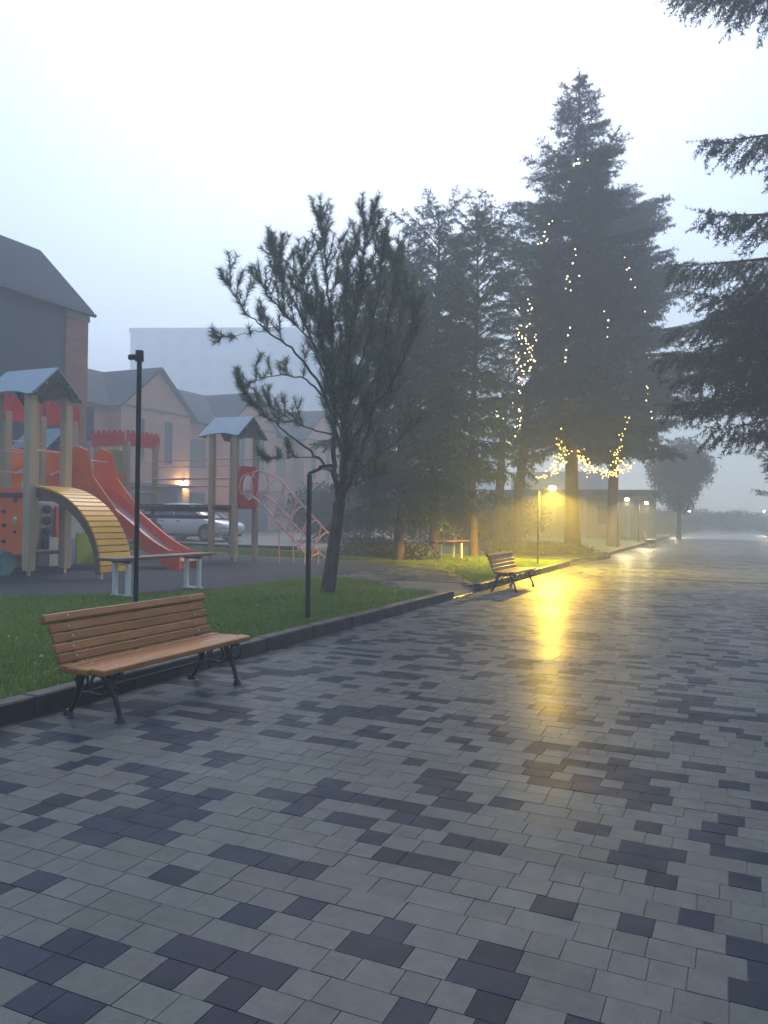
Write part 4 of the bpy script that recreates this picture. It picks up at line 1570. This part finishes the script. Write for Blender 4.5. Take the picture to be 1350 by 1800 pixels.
# --- far right pale tree
conifer('young_tree', 'pale misty tree at the right edge under the big spruce', (2.9, 44.0, 0.1), 6.2, 1.2,
        prof((0, 1.0), (0.2, 2.0), (0.6, 1.8), (1, 0.4)), 43, 110, 'leaf_grey', 'bark_spruce', trunk_r=0.1, tw_len=0.8, tw_gap=0.2, per_m=22, nl=0.14, nw=0.06,
        rise=0.6, droop=0.5, hang=0.3, top_rise=1.2)


# --- leafy masses
def leaf_cloud(lobes, count, r, size, shell=0.55):
    """small leaf quads spread through a set of ellipsoids"""
    w = np.array([l[3] * l[4] * l[5] for l in lobes])
    pick = r.choice(len(lobes), count, p=w / w.sum())
    Lb = np.array(lobes)[pick]
    d = unit(r.normal(0, 1, (count, 3)))
    rad = (shell + (1 - shell) * r.uniform(0, 1, (count, 1))) * (1 + r.normal(0, 0.06, (count, 1)))
    pos = Lb[:, :3] + d * rad * Lb[:, 3:]
    a = unit(r.normal(0, 1, (count, 3)))
    b = unit(np.cross(a, r.normal(0, 1, (count, 3))))
    s = size * r.uniform(0.6, 1.3, (count, 1))
    V = np.stack([pos - a * s, pos + b * s * 0.5, pos + a * s, pos - b * s * 0.5], 1).reshape(-1, 3)
    return V, np.arange(len(V)).reshape(-1, 4)


def leafy(name, label, cat, loc, lobes, count, seed, size, mt, bark=None, trunk=None, group=None, shell=0.5):
    r = np.random.default_rng(seed)
    t = thing(name, label, cat, loc, 0, group)
    V, T = leaf_cloud(lobes, count, r, size, shell)
    V[:, 2] = np.maximum(V[:, 2], 0.0)
    np_obj('crown' if trunk else 'foliage', V, T, mt, t)
    mb = MB()
    for pts, rad in (trunk or [([(0, 0, -0.05), (0.02, 0, lobes[0][2])], [0.05, 0.02])]):
        mb.tube(pts, rad, 7)
    mb.build('trunk' if trunk else 'stem', bark or 'bark_pine', t, smooth=True)
    return t


leafy('round_tree', 'grey clipped tree with drop shaped crown far down the path', 'tree', (-3.9, 61.9, 0.05),
      [(0, 0, 4.9, 2.35, 2.35, 1.9), (0.3, 0, 6.0, 1.7, 1.7, 1.5), (-0.2, 0, 3.5, 1.8, 1.8, 1.4), (0.1, 0, 2.6, 1.1, 1.1, 1.0), (-1.0, 0, 5.3, 1.5, 1.5, 1.2),
       (1.2, 0, 5.2, 1.4, 1.5, 1.2)],
      16000, 51, 0.11, 'leaf_grey', 'bark_spruce', [([(0, 0, -0.05), (0.02, 0, 1.2), (0, 0, 4)], [0.2, 0.15, 0.08])])

hedge_lb = ['dense grey green shrub mass behind the pine trunk', 'dense shrub mass behind the feathery juniper', 'dark shrub mass behind the white legged bench',
            'low shrub mass behind the leaning twin trunk']
for i, (u, v, w, h) in enumerate(((-17.0, 33, 2.4, 3.0), (-13.6, 34.5, 2.6, 3.3), (-12.0, 37, 2.3, 2.6), (-11.5, 41, 2.2, 2.3))):
    leafy('shrub', hedge_lb[i], 'shrub', (u, v, 0.15),
          [(0, 0, h * 0.45, w, 1.6, h * 0.5), (w * 0.5, 0.2, h * 0.55, w * 0.7, 1.3, h * 0.42), (-w * 0.5, -0.2, h * 0.5, w * 0.7, 1.3, h * 0.45)],
          9000, 60 + i, 0.10, 'leaf_hedge', group='shrub masses behind the lawn')
low_lb = ['loose low shrub at the playground end, behind the pine', 'spreading ground juniper left of the white legged bench', 'low plants around the foot of the tallest spruce',
          'low plants in the kerbed bed beside the lit lamp']
for i, (u, v, w, d, h, n) in enumerate(((-10.6, 22.6, 1.2, 0.8, 0.55, 5000), (-9.0, 22.0, 0.9, 0.7, 0.4, 4000), (-6.2, 29.3, 1.5, 1.0, 0.35, 4000), (-7.2, 27.6, 1.3, 0.8, 0.4, 4000))):
    leafy('low_shrub', low_lb[i], 'shrub', (u, v, GZ), [(0, 0, h * 0.3, w, d, h), (w * 0.4, 0.1, h * 0.3, w * 0.6, d * 0.8, h * 0.8)], n, 70 + i, 0.06,
          'leaf_hedge', group='low shrubs on the lawn')
far_lb = ['misty hedge block left of the path, beyond the round tree', 'second misty hedge block left of the far path end', 'misty hedge block right of the far path end',
          'leftmost dark hedge mass closing the path end', 'middle dark hedge mass closing the path end', 'rightmost dark hedge mass closing the path end']
for i, (u, v, w, h) in enumerate(((-7.5, 74, 2.6, 2.4), (-6.5, 86, 3.0, 2.2), (6.5, 80, 2.6, 2.6), (-6.0, 98, 3.6, 2.9), (0.0, 100, 3.8, 2.5), (6.0, 98, 3.6, 2.9))):
    leafy('hedge', far_lb[i], 'hedge', (u, v, 0.05), [(0, 0, h * 0.45, w, 1.8, h * 0.55), (w * 0.6, 0, h * 0.4, w * 0.7, 1.4, h * 0.5), (-w * 0.5, 0.2, h * 0.42, w * 0.7, 1.4, h * 0.5)],
          7000, 80 + i, 0.12, 'leaf_hedge', group='hedges in the far mist')


# --- the pine in front
def pine():
    r = np.random.default_rng(5)
    base = Vector((-6.38, 11.97, GZ))
    t = thing('pine_tree', 'young pine with upswept brush-like shoots and forked trunk, on the near lawn', 'tree', base, 0, None)
    k = 0.0098

    def L(px, py, dep=0.0):      # right / up offsets (in metres) from the trunk foot, dep = away from the viewer
        return np.array(VIEW_R * ((px - 582) * k) + VIEW_F * dep + Vector((0, 0, (1042 - py) * k * (1.0 if py > 880 else 1.0 - 0.075 * (880 - py) / 550))))
    wood = MB()
    wood.tube([L(578, 1046), L(583, 1000), L(590, 940), L(595, 900), L(597, 880)], [0.14, 0.12, 0.105, 0.098, 0.105], 12)
    limbs = MB()
    segs = []

    def brush(p, d, ln):
        """needle covered shoot that bends upwards"""
        d = d / np.linalg.norm(d)
        q = p + d * ln * 0.5
        d2 = d + np.array([0, 0, 0.75])
        d2 /= np.linalg.norm(d2)
        e = q + d2 * ln * 0.55
        segs.append((p, q, 1))
        segs.append((q, e, 1))
        limbs.tube([p, q, e], [0.010, 0.007, 0.003], 4, cap=False)
        return e, d2

    def limb(pts, r0, bare=0.35, n=None, side=0.45, dens=1.0):
        pts = [np.asarray(p) for p in pts]
        # resample as a smooth polyline
        P = []
        m = len(pts)
        for i in range(m - 1):
            a = pts[max(0, i - 1)]
            b, c = pts[i], pts[i + 1]
            d = pts[min(m - 1, i + 2)]
            for s in np.linspace(0, 1, 6, endpoint=False):
                P.append(0.5 * ((2 * b) + (-a + c) * s + (2 * a - 5 * b + 4 * c - d) * s * s + (-a + 3 * b - 3 * c + d) * s ** 3))
        P.append(pts[-1])
        P = np.array(P)
        P[1:-1] += r.normal(0, 0.012, (len(P) - 2, 3))
        rad = [max(0.005, 0.72 * r0 * (1 - 0.88 * i / (len(P) - 1))) for i in range(len(P))]
        limbs.tube(P, rad, 6, cap=False)
        ln = np.linalg.norm(np.diff(P, axis=0), axis=1).sum()
        cnt = int((n or ln * 6.5) * dens)
        for j in range(cnt):
            s = bare + (1 - bare) * (j + r.uniform(0, 1)) / cnt
            f = s * (len(P) - 1)
            i0 = min(len(P) - 2, int(f))
            p = P[i0] + (P[i0 + 1] - P[i0]) * (f - i0)
            tn = P[i0 + 1] - P[i0]
            tn /= np.linalg.norm(tn)
            sd = unit(r.normal(0, 1, 3))
            d = tn * 0.65 + sd * 0.85 + np.array([0, 0, 0.5])
            e, d2 = brush(p, d, side * r.uniform(0.6, 1.15) * (1.1 - 0.35 * s))
            if r.uniform() < 0.55:
                for _ in range(2):
                    brush(e, d2 + unit(r.normal(0, 1, 3)) * 0.6, side * r.uniform(0.4, 0.75))
        # terminal cluster
        tn = P[-1] - P[-3]
        tn /= np.linalg.norm(tn)
        for a in range(4):
            brush(P[-1], tn + unit(r.normal(0, 1, 3)) * (0.15 if a == 0 else 0.6), side * r.uniform(0.65, 1.0))
        # the outer limb itself carries needles
        for i in range(int(len(P) * 0.72), len(P) - 1):
            segs.append((P[i], P[i + 1], 1))

    F0 = (597, 880)
    # main stems from the fork
    limb([L(597, 880), L(605, 800, 0.1), L(600, 700, 0.15), L(612, 560, 0.1), L(630, 430, 0), L(643, 345, 0)], 0.085, 0.32, side=0.5)
    limb([L(595, 880), L(585, 800, -0.1), L(588, 700, -0.2), L(580, 560, -0.25), L(568, 430, -0.2), L(560, 345, -0.2)], 0.07, 0.3, side=0.5)
    limb([L(600, 882), L(628, 800, 0.2), L(655, 700, 0.35), L(672, 560, 0.4), L(688, 450, 0.4), L(692, 405, 0.4)], 0.065, 0.3)
    limb([L(598, 880), L(600, 760, 0.4), L(596, 640, 0.7), L(600, 500, 0.8), L(602, 385, 0.8)], 0.06, 0.35)
    # left limbs
    limb([L(598, 790), L(570, 690, -0.1), L(520, 610, -0.3), L(470, 570, -0.4), L(432, 535, -0.5), L(408, 490, -0.5)], 0.04, 0.45, n=9, side=0.36)
    limb([L(592, 740), L(560, 620, 0.1), L(520, 520, 0.2), L(490, 450, 0.2), L(474, 400, 0.2)], 0.04, 0.38, side=0.45)
    limb([L(590, 700), L(565, 590, -0.3), L(540, 500, -0.4), L(528, 440, -0.4)], 0.035, 0.3, side=0.45)
    limb([L(594, 835), L(545, 790, -0.2), L(500, 755, -0.4), L(462, 720, -0.5), L(434, 680, -0.6)], 0.036, 0.52, n=9, side=0.34)
    limb([L(470, 570, -0.4), L(440, 578, -0.5), L(398, 590, -0.6)], 0.014, 0.3, n=3, side=0.2)
    limb([L(575, 700), L(530, 650, 0.3), L(470, 640, 0.4), L(430, 655, 0.4)], 0.03, 0.35, n=9, side=0.34)
    limb([L(560, 800), L(510, 800, 0.2), L(470, 800, 0.3)], 0.02, 0.3, n=6, side=0.3)
    limb([L(590, 760), L(540, 740, 0.6), L(490, 715, 0.9), L(455, 690, 1.1)], 0.028, 0.35, n=9, side=0.36)
    limb([L(585, 650), L(545, 590, -0.6), L(500, 545, -0.9), L(470, 500, -1.0)], 0.03, 0.35, n=11, side=0.4)
    # right limbs
    limb([L(603, 800), L(650, 720, -0.3), L(690, 660, -0.5), L(715, 590, -0.6), L(722, 540, -0.6)], 0.04, 0.35, side=0.42)
    limb([L(603, 850), L(640, 810, 0.3), L(690, 770, 0.5), L(730, 730, 0.6)], 0.036, 0.35, side=0.4)
    limb([L(604, 760), L(650, 650, 0.4), L(690, 560, 0.6), L(712, 480, 0.7)], 0.036, 0.35, side=0.42)
    limb([L(600, 700), L(640, 600, -0.4), L(660, 500, -0.6), L(664, 430, -0.6)], 0.036, 0.3, side=0.45)
    limb([L(598, 860), L(625, 850, -0.4), L(665, 835, -0.7)], 0.02, 0.5, n=5, side=0.3)
    # towards and away from the viewer
    for dep, x1, y1 in ((-1.3, 560, 560), (1.4, 560, 520), (1.5, 650, 540), (-1.0, 630, 500), (-1.4, 620, 700), (1.6, 640, 680), (0.9, 680, 620)):
        limb([L(598, y1 + 200, 0), L((598 + x1) / 2, y1 + 110, dep * 0.55), L(x1, y1, dep)], 0.03, 0.35, side=0.42)
    tr = wood.build('trunk', 'bark_pine', t, smooth=True)
    limbs.build('limbs', 'bark_pine', t)
    P0 = np.array([s[0] for s in segs])
    P1 = np.array([s[1] for s in segs])
    V = needles(P0, P1, 260, 0.135, 0.0105, r, fwd=0.85, spread=1.0)
    tri_obj('crown', V, 'needle_pine', t)


pine()

# ================================================================== FAIRY LIGHTS


def string_lights(label, runs, seed, gap=0.14, br=0.023, mt='bulb'):
    r = np.random.default_rng(seed)
    p0 = Vector(runs[0][0])
    t = thing('fairy_lights', label, 'lights', p0)
    wire, bulbs = MB(), MB()
    for pts in runs:
        P = [Vector(p) - p0 for p in pts]
        wire.tube(P, 0.006, 4, cap=False)
        for a, b in zip(P[:-1], P[1:]):
            n = max(1, int((b - a).length / gap))
            for i in range(n):
                if r.uniform() < 0.12:
                    continue
                q = a.lerp(b, (i + r.uniform(0, 1)) / n) + Vector(r.normal(0, 0.07, 3))
                bulbs.sphere(q, br * r.uniform(0.55, 1.1), 5, 3)
    wire.build('wire', 'lamp_steel', t)['kind'] = 'stuff'
    o = bulbs.build('bulbs', mt, t)
    o['kind'] = 'stuff'
    return t


CAMP = Vector((0, 0, 1.5))


def at(px, py, d):
    v = _F + _R2 * ((px - 675) / 1380) - _U2 * ((py - 900) / 1380)
    return tuple(CAMP + v * d)


def hangs(pixels, d, jit, seed, sub=3):
    r = np.random.default_rng(seed)
    out = []
    for a, b in zip(pixels[:-1], pixels[1:]):
        for i in range(sub):
            s = i / sub
            out.append(at(a[0] + (b[0] - a[0]) * s + r.normal(0, jit), a[1] + (b[1] - a[1]) * s + r.normal(0, jit), d + r.normal(0, 0.12)))
    out.append(at(*pixels[-1], d))
    return out


string_lights('cold white light string hanging down the left side of the tallest spruce',
              [hangs([(930, 520), (935, 545), (926, 580), (932, 610), (922, 650), (918, 685)], 28.3, 3, 1),
               hangs([(915, 540), (908, 560), (918, 600), (912, 640), (915, 690)], 28.2, 3, 2),
               hangs([(938, 590), (930, 640), (925, 660)], 28.3, 3, 3)], 1, gap=0.10)
string_lights('light string wound round the trunk of the leaning twin conifer',
              [hangs([(906, 715), (915, 740), (900, 770), (893, 790)], 30.0, 3, 4), hangs([(877, 705), (873, 725), (880, 740)], 30.0, 2, 5)], 2, gap=0.12)
string_lights('sparse light string running up through the upper crown of the tallest spruce',
              [hangs([(1012, 265), (1020, 282), (1005, 290), (1022, 298)], 27.9, 3, 6), hangs([(975, 380), (962, 420), (950, 440), (962, 410)], 27.2, 3, 7),
               hangs([(1013, 430), (1010, 470), (996, 500), (998, 520)], 27.0, 3, 8), hangs([(1067, 545), (1070, 575), (1075, 590)], 27.0, 2, 9),
               hangs([(1000, 580), (995, 610), (990, 640)], 26.9, 2, 10), hangs([(1100, 450), (1102, 480), (1135, 545)], 27.3, 2, 11),
               hangs([(1140, 670), (1138, 700), (1142, 740)], 34.0, 2, 12)], 3, gap=0.38)
string_lights('dense golden light swag looped between the two spruce trunks',
              [hangs([(1018, 788), (1022, 805), (1030, 818), (1050, 830), (1075, 834), (1100, 826), (1112, 815)], 29.3, 2, 13, 4),
               hangs([(1020, 792), (1032, 815), (1048, 824), (1070, 832), (1090, 830)], 29.2, 3, 14, 4),
               hangs([(1020, 812), (1035, 824), (1060, 833), (1085, 830)], 29.4, 3, 17, 4),
               hangs([(1082, 795), (1086, 812), (1084, 830)], 29.6, 3, 15), hangs([(1104, 730), (1096, 760), (1090, 800), (1095, 830)], 29.6, 3, 16)], 4, gap=0.075, mt='bulb_gold')
string_lights('dense golden light cluster wrapped round the lower boughs above the brightest lamp',
              [hangs([(992, 770), (985, 790), (990, 815), (975, 830)], 28.9, 4, 18, 4), hangs([(985, 780), (995, 800), (978, 815), (960, 830)], 28.8, 4, 19, 4),
               hangs([(975, 800), (985, 825), (968, 838), (950, 840)], 28.7, 4, 20, 4), hangs([(988, 745), (984, 765), (990, 790)], 28.8, 3, 21)], 5, gap=0.075, mt='bulb_gold')

# ================================================================== FALLEN LEAVES ON THE LAWN
r_ = np.random.default_rng(77)
pp_ = []
while len(pp_) < 260:
    q = r_.uniform((-12, 2), (-4.75, 14.5))
    if inside(LAWN1, q[0], q[1]):
        pp_.append((q[0], q[1], GZ + 0.035 + r_.uniform(0, 0.02)))
pp_ = np.array(pp_)
a_ = unit(r_.normal(0, 1, (260, 3)) * np.array([1, 1, 0.35]))
b_ = unit(np.cross(a_, r_.normal(0, 0.4, (260, 3)) + np.array([0, 0, 1])))
s_ = r_.uniform(0.015, 0.035, (260, 1))
V = np.stack([pp_ - a_ * s_, pp_ + b_ * s_ * 0.6, pp_ + a_ * s_, pp_ - b_ * s_ * 0.6], 1).reshape(-1, 3)
tag(np_obj('fallen_leaves', V, np.arange(len(V)).reshape(-1, 4), 'dead_leaf'), 'scattered brown fallen leaves on the near lawn', 'leaves', kind='stuff')


# ------------------------------------------------------------------ haze
hz = MB().bb(-285, 285, -285, 285, -1.06, 42.5).build('haze', 'joint')
hz.data.materials.clear()
hm = bpy.data.materials.new('haze')
hm.use_nodes = True
hm.node_tree.nodes.clear()
ho = hm.node_tree.nodes.new('ShaderNodeOutputMaterial')
hv = hm.node_tree.nodes.new('ShaderNodeVolumePrincipled')
hv.inputs['Color'].default_value = (0.84, 0.93, 1.0, 1)
hv.inputs['Density'].default_value = HAZE_DENSITY
hv.inputs['Anisotropy'].default_value = 0.25
hm.node_tree.links.new(hv.outputs[0], ho.inputs['Volume'])
hz.data.materials.append(hm)
hz['kind'] = 'stuff'
